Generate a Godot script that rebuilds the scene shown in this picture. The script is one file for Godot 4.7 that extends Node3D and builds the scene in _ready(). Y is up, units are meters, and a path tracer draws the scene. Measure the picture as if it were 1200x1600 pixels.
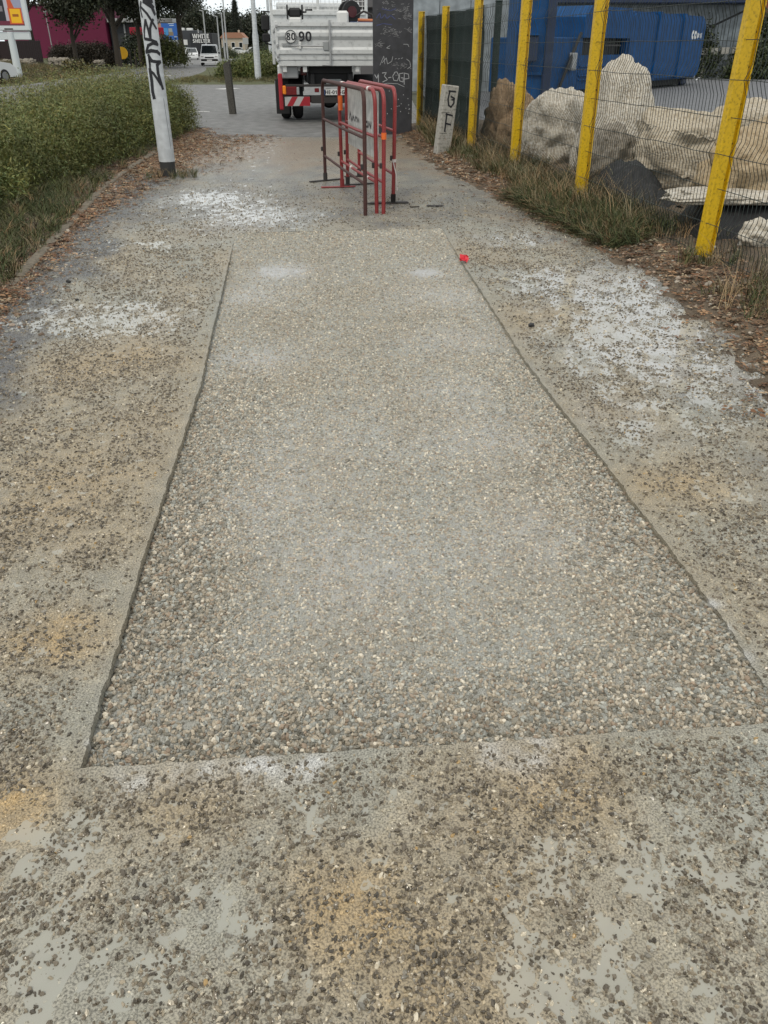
extends Node3D

# A building-site footpath with a gravel-filled trench, beside a yellow-posted mesh fence and a hedge.
# World axes: x to the right of the path, y up, -z along the path. W(x, d, y) is a point d metres along it.

var M := {}
var used := {}
var rng := RandomNumberGenerator.new()
var n_a := FastNoiseLite.new()
var n_b := FastNoiseLite.new()
var n_c := FastNoiseLite.new()
var n_d := FastNoiseLite.new()

func _ready() -> void:
	rng.seed = 4711
	build_camera_and_light()
	build_noise()
	build_tables()
	build_materials()
	build_ground()
	build_footpath()
	build_gravel()
	build_roads()
	build_verges()
	build_fence()
	build_boulders()
	build_yard()
	build_lamp_posts()
	build_hedges()
	build_barriers()
	build_pillar_and_stub()
	build_truck()
	build_left_background()
	build_far_background()
	build_grass_and_litter()
	build_small_things()

func build_camera_and_light() -> void:
	var cam := Camera3D.new()
	cam.name = "camera"
	cam.position = Vector3(0, 1.5, 0)
	cam.rotation_degrees = Vector3(-30.45, 0, 0)
	cam.fov = 65.66
	cam.near = 0.05
	cam.far = 3000.0
	add_child(cam)
	cam.current = true
	var we := WorldEnvironment.new()
	we.name = "environment"
	var e := Environment.new()
	e.background_mode = Environment.BG_SKY
	var sm := ProceduralSkyMaterial.new()
	sm.sky_top_color = Color(0.90, 0.91, 0.915)
	sm.sky_horizon_color = Color(0.92, 0.95, 0.96)
	sm.sky_curve = 0.25
	sm.ground_bottom_color = Color(0.40, 0.39, 0.36)
	sm.ground_horizon_color = Color(0.62, 0.63, 0.62)
	sm.sun_angle_max = 0.0
	var cover := NoiseTexture2D.new()
	cover.width = 1024
	cover.height = 512
	cover.seamless = true
	var cn := FastNoiseLite.new()
	cn.seed = 5
	cn.frequency = 0.006
	cn.fractal_octaves = 5
	cover.noise = cn
	var cr := Gradient.new()
	cr.set_color(0, Color(0.0, 0.0, 0.0, 0))
	cr.set_color(1, Color(0.16, 0.16, 0.155, 1))
	cover.color_ramp = cr
	sm.sky_cover = cover
	sm.sky_cover_modulate = Color(1, 1, 1, 0.5)
	var sky := Sky.new()
	sky.sky_material = sm
	e.sky = sky
	e.tonemap_mode = Environment.TONE_MAPPER_LINEAR
	e.tonemap_exposure = 1.2
	e.sdfgi_enabled = true
	e.ssao_enabled = true
	e.ssil_enabled = true
	we.environment = e
	add_child(we)
	var sun := DirectionalLight3D.new()
	sun.name = "sun"
	sun.light_energy = 0.42
	sun.light_angular_distance = 14.0
	sun.light_color = Color(1.0, 0.97, 0.92)
	sun.shadow_enabled = true
	sun.rotation_degrees = Vector3(-58, -28, 0)
	add_child(sun)

func build_noise() -> void:
	n_a.seed = 11; n_a.frequency = 1.0; n_a.fractal_octaves = 3
	n_b.seed = 23; n_b.frequency = 1.0; n_b.fractal_octaves = 2
	n_c.seed = 37; n_c.frequency = 1.0; n_c.fractal_octaves = 4
	n_d.seed = 53; n_d.frequency = 1.0; n_d.fractal_type = FastNoiseLite.FRACTAL_RIDGED; n_d.fractal_octaves = 3

# ---------------------------------------------------------------- helpers
func W(x, d, y = 0.0) -> Vector3:
	return Vector3(x, y, -d)

func numbered(called: String) -> String:
	if not used.has(called):
		used[called] = 0
		return called
	used[called] += 1
	return "%s_%03d" % [called, used[called]]

func tag(o, label = "", category = "", group = "", kind = ""):
	if label: o.set_meta("label", label)
	if category: o.set_meta("category", category)
	if group: o.set_meta("group", group)
	if kind: o.set_meta("kind", kind)
	return o

func thing(called, label, category, at = Vector3.ZERO, turn = 0.0, group = ""):
	var o := Node3D.new()
	o.name = numbered(called)
	add_child(o)
	o.position = at
	o.rotation.y = turn
	return tag(o, label, category, group)

func copy_of(src, at, turn, label, group = ""):
	var r = src.duplicate()
	var base: String = src.name
	r.name = numbered(base)
	add_child(r)
	r.position = at
	r.rotation.y = turn
	r.set_meta("label", label)
	if group: r.set_meta("group", group)
	return r

func place(mesh, called, mat, parent = null):
	var o := MeshInstance3D.new()
	o.mesh = mesh
	if mat: o.material_override = mat
	if parent == null:
		o.name = numbered(called)
		add_child(o)
	else:
		o.name = called
		parent.add_child(o, true)
	return o

func S() -> SurfaceTool:
	var st := SurfaceTool.new()
	st.begin(Mesh.PRIMITIVE_TRIANGLES)
	return st

func obj(called, st, mat, parent = null):
	return place(st.commit(), called, mat, parent)

func structure(called, mesh, mat):
	var o = place(mesh, called, mat)
	o.set_meta("kind", "structure")
	return o

func tri(st, a, b, c, n) -> void:
	if (b - a).cross(c - a).dot(n) > 0.0:
		var k = b
		b = c
		c = k
	for p in [a, b, c]:
		st.set_normal(n)
		st.add_vertex(p)

func quad(st, a, b, c, d, n) -> void:
	tri(st, a, b, c, n)
	tri(st, a, c, d, n)

func cbox(st, c, size, bev = 0.0, basis = Basis.IDENTITY) -> void:
	var h = size * 0.5
	bev = minf(bev, minf(h.x, minf(h.y, h.z)) * 0.9)
	var q = Vector3(h.x - bev, h.y - bev, h.z - bev)
	for ax in 3:
		for s in [-1.0, 1.0]:
			var u = (ax + 1) % 3
			var v = (ax + 2) % 3
			var pts = []
			for k in [[-1, -1], [1, -1], [1, 1], [-1, 1]]:
				var p = Vector3.ZERO
				p[ax] = s * h[ax]
				p[u] = k[0] * q[u]
				p[v] = k[1] * q[v]
				pts.append(c + basis * p)
			var n = Vector3.ZERO
			n[ax] = s
			quad(st, pts[0], pts[1], pts[2], pts[3], basis * n)
	if bev <= 0.0: return
	for ax in 3:
		var u = (ax + 1) % 3
		var v = (ax + 2) % 3
		for su in [-1.0, 1.0]:
			for sv in [-1.0, 1.0]:
				var pts = []
				for k in [[-1, 0], [1, 0], [1, 1], [-1, 1]]:
					var p = Vector3.ZERO
					p[ax] = k[0] * q[ax]
					p[u] = su * (h[u] if k[1] == 0 else q[u])
					p[v] = sv * (q[v] if k[1] == 0 else h[v])
					pts.append(c + basis * p)
				var n = Vector3.ZERO
				n[u] = su
				n[v] = sv
				quad(st, pts[0], pts[1], pts[2], pts[3], (basis * n).normalized())
	for sx in [-1.0, 1.0]:
		for sy in [-1.0, 1.0]:
			for sz in [-1.0, 1.0]:
				tri(st, c + basis * Vector3(sx * h.x, sy * q.y, sz * q.z), c + basis * Vector3(sx * q.x, sy * h.y, sz * q.z), c + basis * Vector3(sx * q.x, sy * q.y, sz * h.z), (basis * Vector3(sx, sy, sz)).normalized())

func boxpart(called, c, size, mat, parent, bev = 0.005, basis = Basis.IDENTITY):
	var st = S()
	cbox(st, c, size, bev, basis)
	return obj(called, st, mat, parent)

func tube(st, pts, rad, sides = 8, caps = true) -> void:
	var rings = []
	var nrm = []
	var up = Vector3.UP
	var t0 = (pts[1] - pts[0]).normalized()
	if absf(t0.dot(up)) > 0.95: up = Vector3.RIGHT
	var side = t0.cross(up).normalized()
	for i in pts.size():
		var t
		if i == 0: t = pts[1] - pts[0]
		elif i == pts.size() - 1: t = pts[i] - pts[i - 1]
		else: t = (pts[i + 1] - pts[i]).normalized() + (pts[i] - pts[i - 1]).normalized()
		t = t.normalized()
		side = (side - t * side.dot(t)).normalized()
		var b = t.cross(side)
		var r = rad[i] if rad is Array else rad
		var ring = []
		var rn = []
		for k in sides:
			var a = TAU * k / sides
			var n = side * cos(a) + b * sin(a)
			rn.append(n)
			ring.append(pts[i] + n * r)
		rings.append(ring)
		nrm.append(rn)
	for i in pts.size() - 1:
		for k in sides:
			var j = (k + 1) % sides
			var q = [[rings[i][k], nrm[i][k]], [rings[i + 1][k], nrm[i + 1][k]], [rings[i + 1][j], nrm[i + 1][j]], [rings[i][j], nrm[i][j]]]
			var n = nrm[i][k] + nrm[i][j]
			for tr in [[0, 1, 2], [0, 2, 3]]:
				var a = q[tr[0]]
				var b = q[tr[1]]
				var c = q[tr[2]]
				if (b[0] - a[0]).cross(c[0] - a[0]).dot(n) > 0.0:
					var kk = b
					b = c
					c = kk
				for p in [a, b, c]:
					st.set_normal(p[1])
					st.add_vertex(p[0])
	if caps:
		for e in [0, pts.size() - 1]:
			var n = (pts[0] - pts[1]).normalized() if e == 0 else (pts[e] - pts[e - 1]).normalized()
			for k in sides:
				tri(st, pts[e], rings[e][k], rings[e][(k + 1) % sides], n)

func tubepart(called, pts, rad, mat, parent, sides = 8):
	var st = S()
	tube(st, pts, rad, sides)
	return obj(called, st, mat, parent)

# a polygon in a plane (points are Vector2) pushed out along a third axis; to3 turns (x, y, depth) into a point
func prism(st, poly, z0, z1, xf = Transform3D.IDENTITY) -> void:
	var idx = Geometry2D.triangulate_polygon(PackedVector2Array(poly))
	for z in [z0, z1]:
		var n = (xf.basis * Vector3(0, 0, -1.0 if z == minf(z0, z1) else 1.0)).normalized()
		for i in range(0, idx.size(), 3):
			var p = []
			for k in 3:
				p.append(xf * Vector3(poly[idx[i + k]].x, poly[idx[i + k]].y, z))
			tri(st, p[0], p[1], p[2], n)
	var ccw = not Geometry2D.is_polygon_clockwise(PackedVector2Array(poly))
	for i in poly.size():
		var a = poly[i]
		var b = poly[(i + 1) % poly.size()]
		var e = b - a
		var n2 = Vector2(e.y, -e.x).normalized() * (1.0 if ccw else -1.0)
		# Geometry2D counts y downwards, so test which way is out
		var mid = (a + b) * 0.5 + n2 * 0.0005
		if Geometry2D.is_point_in_polygon(mid, PackedVector2Array(poly)): n2 = -n2
		var n = (xf.basis * Vector3(n2.x, n2.y, 0)).normalized()
		quad(st, xf * Vector3(a.x, a.y, z0), xf * Vector3(b.x, b.y, z0), xf * Vector3(b.x, b.y, z1), xf * Vector3(a.x, a.y, z1), n)

func disc(st, c, axis, r, half, seg = 20, bev = 0.0) -> void:
	# a short closed cylinder with softened rims
	axis = axis.normalized()
	var pts = [c - axis * half, c - axis * (half - bev), c + axis * (half - bev), c + axis * half]
	if bev > 0.0: tube(st, pts, [r - bev, r, r, r - bev], seg)
	else: tube(st, [c - axis * half, c + axis * half], r, seg)

# a flat stroke of paint lying on a surface: points with the surface normal at each
func stroke(st, pts, nrms, widths) -> void:
	for i in pts.size() - 1:
		var t = (pts[i + 1] - pts[i]).normalized()
		var w0 = widths[i] if widths is Array else widths
		var w1 = widths[i + 1] if widths is Array else widths
		var s0 = t.cross(nrms[i]).normalized() * w0 * 0.5
		var s1 = t.cross(nrms[i + 1]).normalized() * w1 * 0.5
		var a = pts[i] - t * w0 * 0.35
		var b = pts[i + 1] + t * w1 * 0.35
		quad(st, a - s0, a + s0, b + s1, b - s1, (nrms[i] + nrms[i + 1]).normalized())

func grid_mesh(nu, nv, fn: Callable) -> ArrayMesh:
	# fn(u, v) gives [point, colour]; u runs to the right, v away along the path
	var P := PackedVector3Array()
	var C := PackedColorArray()
	P.resize((nu + 1) * (nv + 1))
	C.resize(P.size())
	for j in nv + 1:
		for i in nu + 1:
			var r = fn.call(float(i) / nu, float(j) / nv)
			P[j * (nu + 1) + i] = r[0]
			C[j * (nu + 1) + i] = r[1]
	return grid_from(nu, nv, P, C)

func grid_from(nu, nv, P, C, keep = null) -> ArrayMesh:
	var N := PackedVector3Array()
	N.resize(P.size())
	var w = nu + 1
	for j in nv + 1:
		for i in w:
			var dx = P[j * w + mini(i + 1, nu)] - P[j * w + maxi(i - 1, 0)]
			var dz = P[mini(j + 1, nv) * w + i] - P[maxi(j - 1, 0) * w + i]
			N[j * w + i] = dx.cross(dz).normalized()
	var I := PackedInt32Array()
	for j in nv:
		for i in nu:
			var a = j * w + i
			if keep != null and not keep.call(a, a + 1, a + w, a + w + 1): continue
			I.append_array([a, a + w, a + w + 1, a, a + w + 1, a + 1])
	var arr := []
	arr.resize(Mesh.ARRAY_MAX)
	arr[Mesh.ARRAY_VERTEX] = P
	arr[Mesh.ARRAY_NORMAL] = N
	arr[Mesh.ARRAY_COLOR] = C
	arr[Mesh.ARRAY_INDEX] = I
	var m := ArrayMesh.new()
	m.add_surface_from_arrays(Mesh.PRIMITIVE_TRIANGLES, arr)
	return m

func flat_poly(pts, y) -> ArrayMesh:
	# a level sheet from a list of Vector2(x, d)
	var st = S()
	var idx = Geometry2D.triangulate_polygon(PackedVector2Array(pts))
	for i in range(0, idx.size(), 3):
		tri(st, W(pts[idx[i]].x, pts[idx[i]].y, y), W(pts[idx[i + 1]].x, pts[idx[i + 1]].y, y), W(pts[idx[i + 2]].x, pts[idx[i + 2]].y, y), Vector3.UP)
	return st.commit()

func many(called, mesh, mat, xf: Array, cols: Array, parent = null):
	var mm := MultiMesh.new()
	mm.transform_format = MultiMesh.TRANSFORM_3D
	mm.use_colors = true
	mm.mesh = mesh
	mm.instance_count = xf.size()
	var B := PackedFloat32Array()
	B.resize(xf.size() * 16)
	for i in xf.size():
		var t: Transform3D = xf[i]
		var c: Color = cols[i]
		var k = i * 16
		B[k] = t.basis.x.x; B[k + 1] = t.basis.y.x; B[k + 2] = t.basis.z.x; B[k + 3] = t.origin.x
		B[k + 4] = t.basis.x.y; B[k + 5] = t.basis.y.y; B[k + 6] = t.basis.z.y; B[k + 7] = t.origin.y
		B[k + 8] = t.basis.x.z; B[k + 9] = t.basis.y.z; B[k + 10] = t.basis.z.z; B[k + 11] = t.origin.z
		B[k + 12] = c.r; B[k + 13] = c.g; B[k + 14] = c.b; B[k + 15] = 1.0
	mm.buffer = B
	var o := MultiMeshInstance3D.new()
	o.multimesh = mm
	o.material_override = mat
	if parent == null:
		o.name = numbered(called)
		add_child(o)
	else:
		o.name = called
		parent.add_child(o, true)
	return o

func rand_basis(r) -> Basis:
	return Basis.from_euler(Vector3(r.randf() * TAU, r.randf() * TAU, r.randf() * TAU))

func along(table, d) -> float:
	# straight-line reading of a table of [d, x]
	if d <= table[0][0]: return table[0][1]
	for i in table.size() - 1:
		if d <= table[i + 1][0]:
			return lerpf(table[i][1], table[i + 1][1], (d - table[i][0]) / (table[i + 1][0] - table[i][0]))
	return table[-1][1]

# ---------------------------------------------------------------- materials
func lin(c) -> Color:
	return Color(c[0], c[1], c[2]).linear_to_srgb()

func plain(called, c, rough = 0.7, metal = 0.0) -> StandardMaterial3D:
	var m := StandardMaterial3D.new()
	m.resource_name = called
	m.albedo_color = lin(c)
	m.roughness = rough
	m.metallic = metal
	M[called] = m
	return m

func noise_tex(seed_, freq, lo: Color, hi: Color, size = 512, type = FastNoiseLite.TYPE_SIMPLEX_SMOOTH, oct = 4, mid = null) -> NoiseTexture2D:
	var n := FastNoiseLite.new()
	n.seed = seed_
	n.noise_type = type
	n.frequency = freq
	n.fractal_octaves = oct
	var t := NoiseTexture2D.new()
	t.width = size
	t.height = size
	t.seamless = true
	t.noise = n
	var g := Gradient.new()
	g.set_color(0, lo)
	g.set_color(1, hi)
	if mid != null: g.add_point(mid[0], mid[1])
	t.color_ramp = g
	return t

func normal_tex(seed_, freq, strength, size = 512, oct = 4) -> NoiseTexture2D:
	var n := FastNoiseLite.new()
	n.seed = seed_
	n.frequency = freq
	n.fractal_octaves = oct
	var t := NoiseTexture2D.new()
	t.width = size
	t.height = size
	t.seamless = true
	t.as_normal_map = true
	t.bump_strength = strength
	t.noise = n
	return t

func grained(m, tex, per_metre, nrm = null, depth = 1.0, rough_tex = null) -> StandardMaterial3D:
	m.albedo_texture = tex
	m.uv1_triplanar = true
	m.uv1_world_triplanar = true
	m.uv1_scale = Vector3.ONE * per_metre
	if nrm:
		m.normal_enabled = true
		m.normal_texture = nrm
		m.normal_scale = depth
	if rough_tex:
		m.roughness_texture = rough_tex
		m.roughness_texture_channel = BaseMaterial3D.TEXTURE_CHANNEL_RED
	return m

func tinted(called, rough = 0.8) -> StandardMaterial3D:
	# takes its colour from the vertices or the copies
	var m = plain(called, [1, 1, 1], rough)
	m.vertex_color_use_as_albedo = true
	return m

func grey(v) -> Color:
	return Color(v, v, v)

func build_materials() -> void:
	var grit = noise_tex(3, 0.045, grey(0.40), grey(1.0), 1024, FastNoiseLite.TYPE_SIMPLEX_SMOOTH, 6, [0.60, grey(0.93)])
	var grit_n = normal_tex(4, 0.10, 6.0, 1024, 5)
	var blotch = noise_tex(7, 0.012, grey(0.72), grey(1.0), 512)
	var grime = noise_tex(9, 0.02, grey(0.55), grey(1.0), 512, FastNoiseLite.TYPE_SIMPLEX_SMOOTH, 5, [0.45, grey(0.93)])
	var wetness = noise_tex(13, 0.02, grey(0.45), grey(1.0), 512)
	var soft_n = normal_tex(15, 0.03, 3.0, 512, 4)
	var sl = tinted("slurry", 0.46)
	grained(sl, grit, 3.1, grit_n, 0.9, wetness)
	var pf = tinted("trench_floor", 0.55)
	grained(pf, grit, 4.3, grit_n, 1.0)
	tinted("milky_water", 0.07)
	tinted("stone_wet", 0.24)
	tinted("stone_dry", 0.55)
	var asph = plain("asphalt", [0.20, 0.198, 0.19], 0.6)
	grained(asph, blotch, 0.4, grit_n, 0.6)
	var gr = plain("far_ground", [0.10, 0.105, 0.07], 0.95)
	grained(gr, blotch, 0.15)
	var soil = tinted("soil", 0.95)
	grained(soil, grit, 2.2, grit_n, 1.4)
	var bank = plain("bank_grass", [0.105, 0.115, 0.045], 0.95)
	grained(bank, blotch, 0.9, soft_n, 1.0)
	var kerb = plain("kerb_concrete", [0.20, 0.17, 0.125], 0.9)
	grained(kerb, grime, 1.7, grit_n, 0.7)
	var conc = plain("concrete", [0.40, 0.385, 0.34], 0.9)
	grained(conc, grime, 1.9, grit_n, 0.6)
	plain("road_paint", [0.62, 0.62, 0.60], 0.8)
	# metal and paint
	var yel = plain("yellow_paint", [0.66, 0.42, 0.004], 0.42)
	grained(yel, noise_tex(21, 0.03, grey(0.66), grey(1.0), 512, FastNoiseLite.TYPE_SIMPLEX_SMOOTH, 5, [0.42, grey(0.96)]), 2.0)
	plain("rust", [0.075, 0.028, 0.012], 0.9)
	plain("green_wire", [0.014, 0.022, 0.018], 0.5)
	var gs = plain("green_sheet", [0.010, 0.034, 0.030], 0.75)
	grained(gs, noise_tex(22, 0.02, grey(0.6), Color(1, 1, 1), 512), 0.9)
	plain("torn_film", [0.24, 0.27, 0.25], 0.6)
	var wp = plain("white_pole", [0.66, 0.69, 0.71], 0.42)
	grained(wp, noise_tex(24, 0.012, grey(0.82), grey(1.0), 512), 1.2)
	plain("dark_collar", [0.035, 0.036, 0.036], 0.8)
	plain("black_paint", [0.012, 0.012, 0.016], 0.5)
	plain("chalk_paint", [0.42, 0.43, 0.44], 0.8)
	plain("blue_marker", [0.06, 0.07, 0.16], 0.8)
	var pil = plain("pillar_grey", [0.046, 0.046, 0.052], 0.5)
	grained(pil, noise_tex(26, 0.008, grey(0.75), grey(1.0), 512), 1.1)
	var red = plain("barrier_red", [0.27, 0.030, 0.030], 0.5)
	grained(red, noise_tex(27, 0.05, Color(0.35, 0.26, 0.22), grey(1.0), 512, FastNoiseLite.TYPE_SIMPLEX_SMOOTH, 5, [0.38, grey(0.95)]), 2.6)
	var brn = plain("barrier_brown", [0.115, 0.042, 0.034], 0.75)
	grained(brn, noise_tex(28, 0.05, grey(0.45), grey(1.0), 512, FastNoiseLite.TYPE_SIMPLEX_SMOOTH, 5), 2.8)
	plain("dark_steel", [0.030, 0.026, 0.024], 0.65)
	plain("orange_tape", [0.75, 0.14, 0.02], 0.6)
	plain("white_tape", [0.66, 0.60, 0.57], 0.6)
	var sign = plain("board_white", [0.62, 0.62, 0.59], 0.5)
	grained(sign, blotch, 1.3)
	# truck
	var tw = plain("truck_white", [0.62, 0.63, 0.62], 0.4)
	grained(tw, noise_tex(31, 0.015, grey(0.80), grey(1.0), 512, FastNoiseLite.TYPE_SIMPLEX_SMOOTH, 5, [0.35, grey(0.97)]), 0.9)
	plain("truck_grey", [0.30, 0.31, 0.31], 0.5)
	plain("under_black", [0.012, 0.012, 0.013], 0.7)
	plain("tyre", [0.017, 0.017, 0.018], 0.85)
	plain("rim_grey", [0.22, 0.22, 0.22], 0.5, 0.3)
	plain("truck_red", [0.33, 0.010, 0.020], 0.4)
	plain("lamp_red", [0.14, 0.006, 0.008], 0.2)
	plain("lamp_orange", [0.85, 0.24, 0.01], 0.25)
	plain("plate_white", [0.68, 0.68, 0.66], 0.4)
	plain("brushed", [0.42, 0.42, 0.42], 0.4, 0.6)
	plain("hose_orange", [0.45, 0.15, 0.06], 0.6)
	plain("tank_blue", [0.02, 0.05, 0.14], 0.5)
	# yard
	var blue = plain("container_blue", [0.002, 0.080, 0.255], 0.6)
	grained(blue, noise_tex(33, 0.01, grey(0.72), grey(1.0), 512, FastNoiseLite.TYPE_SIMPLEX_SMOOTH, 5), 0.35)
	blue.metallic_specular = 0.3
	var navy = plain("container_navy", [0.012, 0.030, 0.085], 0.5)
	grained(navy, noise_tex(34, 0.01, grey(0.75), grey(1.0), 512), 0.35)
	var wall = plain("pale_wall", [0.36, 0.40, 0.42], 0.8)
	grained(wall, blotch, 0.3)
	plain("clad_grey", [0.105, 0.10, 0.10], 0.7)
	plain("roof_red", [0.16, 0.045, 0.036], 0.85)
	var rock = tinted("limestone", 0.92)
	grained(rock, noise_tex(36, 0.02, Color(0.58, 0.52, 0.45), grey(1.0), 1024, FastNoiseLite.TYPE_SIMPLEX_SMOOTH, 6, [0.5, Color(0.90, 0.87, 0.81)]), 1.1, normal_tex(37, 0.03, 9.0, 1024, 6), 1.3)
	# left side
	plain("magenta", [0.135, 0.004, 0.040], 0.7)
	plain("maroon", [0.018, 0.008, 0.009], 0.8)
	plain("billboard_white", [0.60, 0.64, 0.65], 0.45)
	plain("charcoal_clad", [0.040, 0.044, 0.050], 0.7)
	plain("black_clad", [0.014, 0.015, 0.018], 0.7)
	plain("sign_red", [0.35, 0.006, 0.03], 0.6)
	plain("sign_yellow", [0.80, 0.42, 0.004], 0.5)
	plain("car_white", [0.66, 0.67, 0.67], 0.25)
	plain("car_dark", [0.018, 0.019, 0.021], 0.3)
	plain("window_dark", [0.014, 0.018, 0.019], 0.08)
	plain("house_cream", [0.42, 0.36, 0.28], 0.9)
	plain("tile_orange", [0.32, 0.16, 0.10], 0.9)
	plain("pole_grey", [0.36, 0.37, 0.37], 0.5)
	# plants
	var bark = plain("bark", [0.050, 0.040, 0.030], 0.95)
	grained(bark, grime, 1.5, soft_n, 1.5)
	var wood = plain("weathered_wood", [0.085, 0.080, 0.068], 0.95)
	grained(wood, grime, 2.5, soft_n, 1.0)
	for k in ["leaf", "blade", "dead_leaf"]:
		var lf = tinted(k, 0.6 if k == "leaf" else 0.8)
		if k != "dead_leaf":
			lf.backlight_enabled = true
			lf.backlight = Color(0.20, 0.24, 0.10)
	var ya = plain("yard_asphalt", [0.165, 0.17, 0.18], 0.75)
	grained(ya, blotch, 0.6)
	var pfd = plain("pillar_faded", [0.085, 0.085, 0.088], 0.8)
	grained(pfd, grime, 2.0)
	plain("smear", [0.23, 0.23, 0.235], 0.8)
	plain("hub_maroon", [0.07, 0.012, 0.016], 0.5)
	plain("plate_grey", [0.42, 0.41, 0.40], 0.35)
	plain("litter_red", [0.62, 0.02, 0.035], 0.4)
	plain("litter_white", [0.66, 0.64, 0.62], 0.5)
	plain("dark_stone", [0.03, 0.03, 0.03], 0.7)

# ---------------------------------------------------------------- the ground
func build_ground() -> void:
	structure("ground", flat_poly([Vector2(-900, -300), Vector2(900, -300), Vector2(900, 1400), Vector2(-900, 1400)], -0.09), M.far_ground)

const LEFT_CUT = [[1.34, -0.72], [1.53, -0.745], [1.93, -0.78], [2.33, -0.82], [2.86, -0.86], [3.94, -0.94], [4.69, -1.03], [5.9, -1.16], [7.63, -1.35]]
const RIGHT_CUT = [[1.49, 1.035], [1.73, 1.03], [2.03, 1.01], [2.55, 0.95], [2.9, 0.92], [3.35, 0.86], [4.12, 0.78], [4.95, 0.73], [6.55, 0.62], [7.84, 0.55]]
const PATH_LEFT = [[-1.0, -2.0], [3.0, -2.15], [4.95, -2.47], [8.0, -2.95], [10.55, -3.36], [13.0, -3.55], [16.5, -3.8], [19.0, -4.3]]
const PATH_RIGHT = [[-1.0, 2.1], [3.76, 1.98], [5.2, 2.06], [6.29, 2.0], [8.09, 1.57], [10.05, 1.24], [12.2, 0.78], [14.4, 0.5], [17.0, 0.35], [19.0, 0.6]]
# where liquid stands: x, d, radius, how deep
const WET = [[-0.59, 0.85, 0.13, 1.0], [-0.62, 1.1, 0.10, 0.7], [-0.35, 0.95, 0.09, 0.8], [-0.78, 1.12, 0.13, 0.8], [0.45, 0.92, 0.16, 0.7], [0.34, 1.08, 0.10, 0.6], [0.28, 0.82, 0.1, 0.7], [-0.1, 1.22, 0.14, 0.5], [0.75, 1.1, 0.15, 0.6],
	[-1.64, 5.0, 0.45, 0.9], [-2.05, 9.6, 0.55, 1.0], [-1.25, 8.6, 0.7, 0.9], [-2.0, 7.2, 0.3, 0.6], [-2.3, 4.9, 0.4, 0.5], [1.6, 5.3, 0.55, 1.0], [1.35, 4.25, 0.5, 0.8], [1.75, 6.1, 0.4, 1.0], [1.2, 6.0, 0.35, 0.8], [1.55, 4.7, 0.4, 0.9], [1.2, 7.4, 0.4, 0.6], [1.75, 3.6, 0.5, 0.6], [1.1, 3.3, 0.25, 0.6], [0.8, 9.0, 0.5, 0.5], [1.5, 2.6, 0.3, 0.4]]
# patches of ochre silt: x, d, radius, strength
const OCHRE = [[-0.97, 1.81, 0.16, 1.0], [-0.85, 1.22, 0.10, 1.0], [-1.46, 4.24, 0.35, 0.45], [-1.3, 2.75, 0.4, 0.45], [1.16, 2.75, 0.22, 0.75], [-0.08, 0.98, 0.13, 0.9], [0.42, 1.27, 0.13, 0.7], [-0.44, 1.22, 0.10, 0.5], [1.2, 4.9, 0.3, 0.5], [-1.6, 3.4, 0.5, 0.4], [0.1, 0.8, 0.15, 0.6], [-2.4, 13.0, 0.8, 0.6], [-2.9, 15.0, 0.8, 0.8]]
# chalky lime, plus puddle glare painted white far out: x, d, radius, strength
const LIME = [[1.0, 1.86, 0.03, 1.0], [1.02, 1.74, 0.035, 1.0], [0.99, 1.62, 0.03, 0.6], [-0.30, 1.33, 0.06, 0.9], [-0.45, 1.31, 0.05, 0.9], [-0.18, 1.345, 0.05, 0.7], [-0.6, 1.30, 0.05, 0.7], [0.36, 1.39, 0.07, 0.9], [0.26, 1.37, 0.05, 0.6], [-0.73, 1.42, 0.02, 0.8], [1.02, 1.98, 0.03, 1.0], [-1.35, 8.4, 0.5, 0.5], [-2.0, 9.5, 0.4, 0.5]]

# sky glare painted into wet ground, with cement residue: x, d, radius, strength
const CHALK_GLARE = [[1.6, 5.3, 0.55, 1.0], [1.75, 6.1, 0.45, 1.0], [1.35, 4.3, 0.5, 0.7], [1.2, 5.9, 0.4, 0.8], [1.8, 4.2, 0.5, 0.7], [-1.64, 5.0, 0.5, 0.3], [-2.05, 9.6, 0.6, 1.0], [-1.25, 8.5, 0.7, 1.0], [1.1, 3.4, 0.3, 0.5], [1.2, 7.4, 0.5, 0.7]]

var tab_l := PackedFloat32Array()
var tab_r := PackedFloat32Array()
var tab_n := PackedFloat32Array()
var bins := {}

func build_tables() -> void:
	for i in 1701:
		var d = 1.3 + i * 0.004
		tab_l.append(along(LEFT_CUT, d) + 0.005 * n_b.get_noise_1d(d * 9.0) + 0.004 * n_b.get_noise_1d(d * 40.0))
		tab_r.append(along(RIGHT_CUT, d) + 0.005 * n_b.get_noise_1d(d * 7.0 + 90.0) + 0.006 * n_b.get_noise_1d(d * 35.0 + 50.0))
	for i in 3001:
		var x = -4.5 + i * 0.0025
		tab_n.append(1.335 + (x + 0.72) * 0.085 + 0.007 * n_b.get_noise_1d(x * 11.0 + 200.0) + 0.005 * n_b.get_noise_1d(x * 45.0 + 300.0))
	for q in [["wet", WET], ["ochre", OCHRE], ["lime", LIME], ["chalk_glare", CHALK_GLARE], ["dust_glare", DUST_GLARE]]:
		var by = []
		for i in 40: by.append([])
		for k in q[1]:
			for i in range(maxi(0, int(floor((k[1] - k[2] * 2.24 + 1.0) * 2.0))), mini(39, int(floor((k[1] + k[2] * 2.24 + 1.0) * 2.0))) + 1): by[i].append(k)
		bins[q[0]] = by

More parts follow.
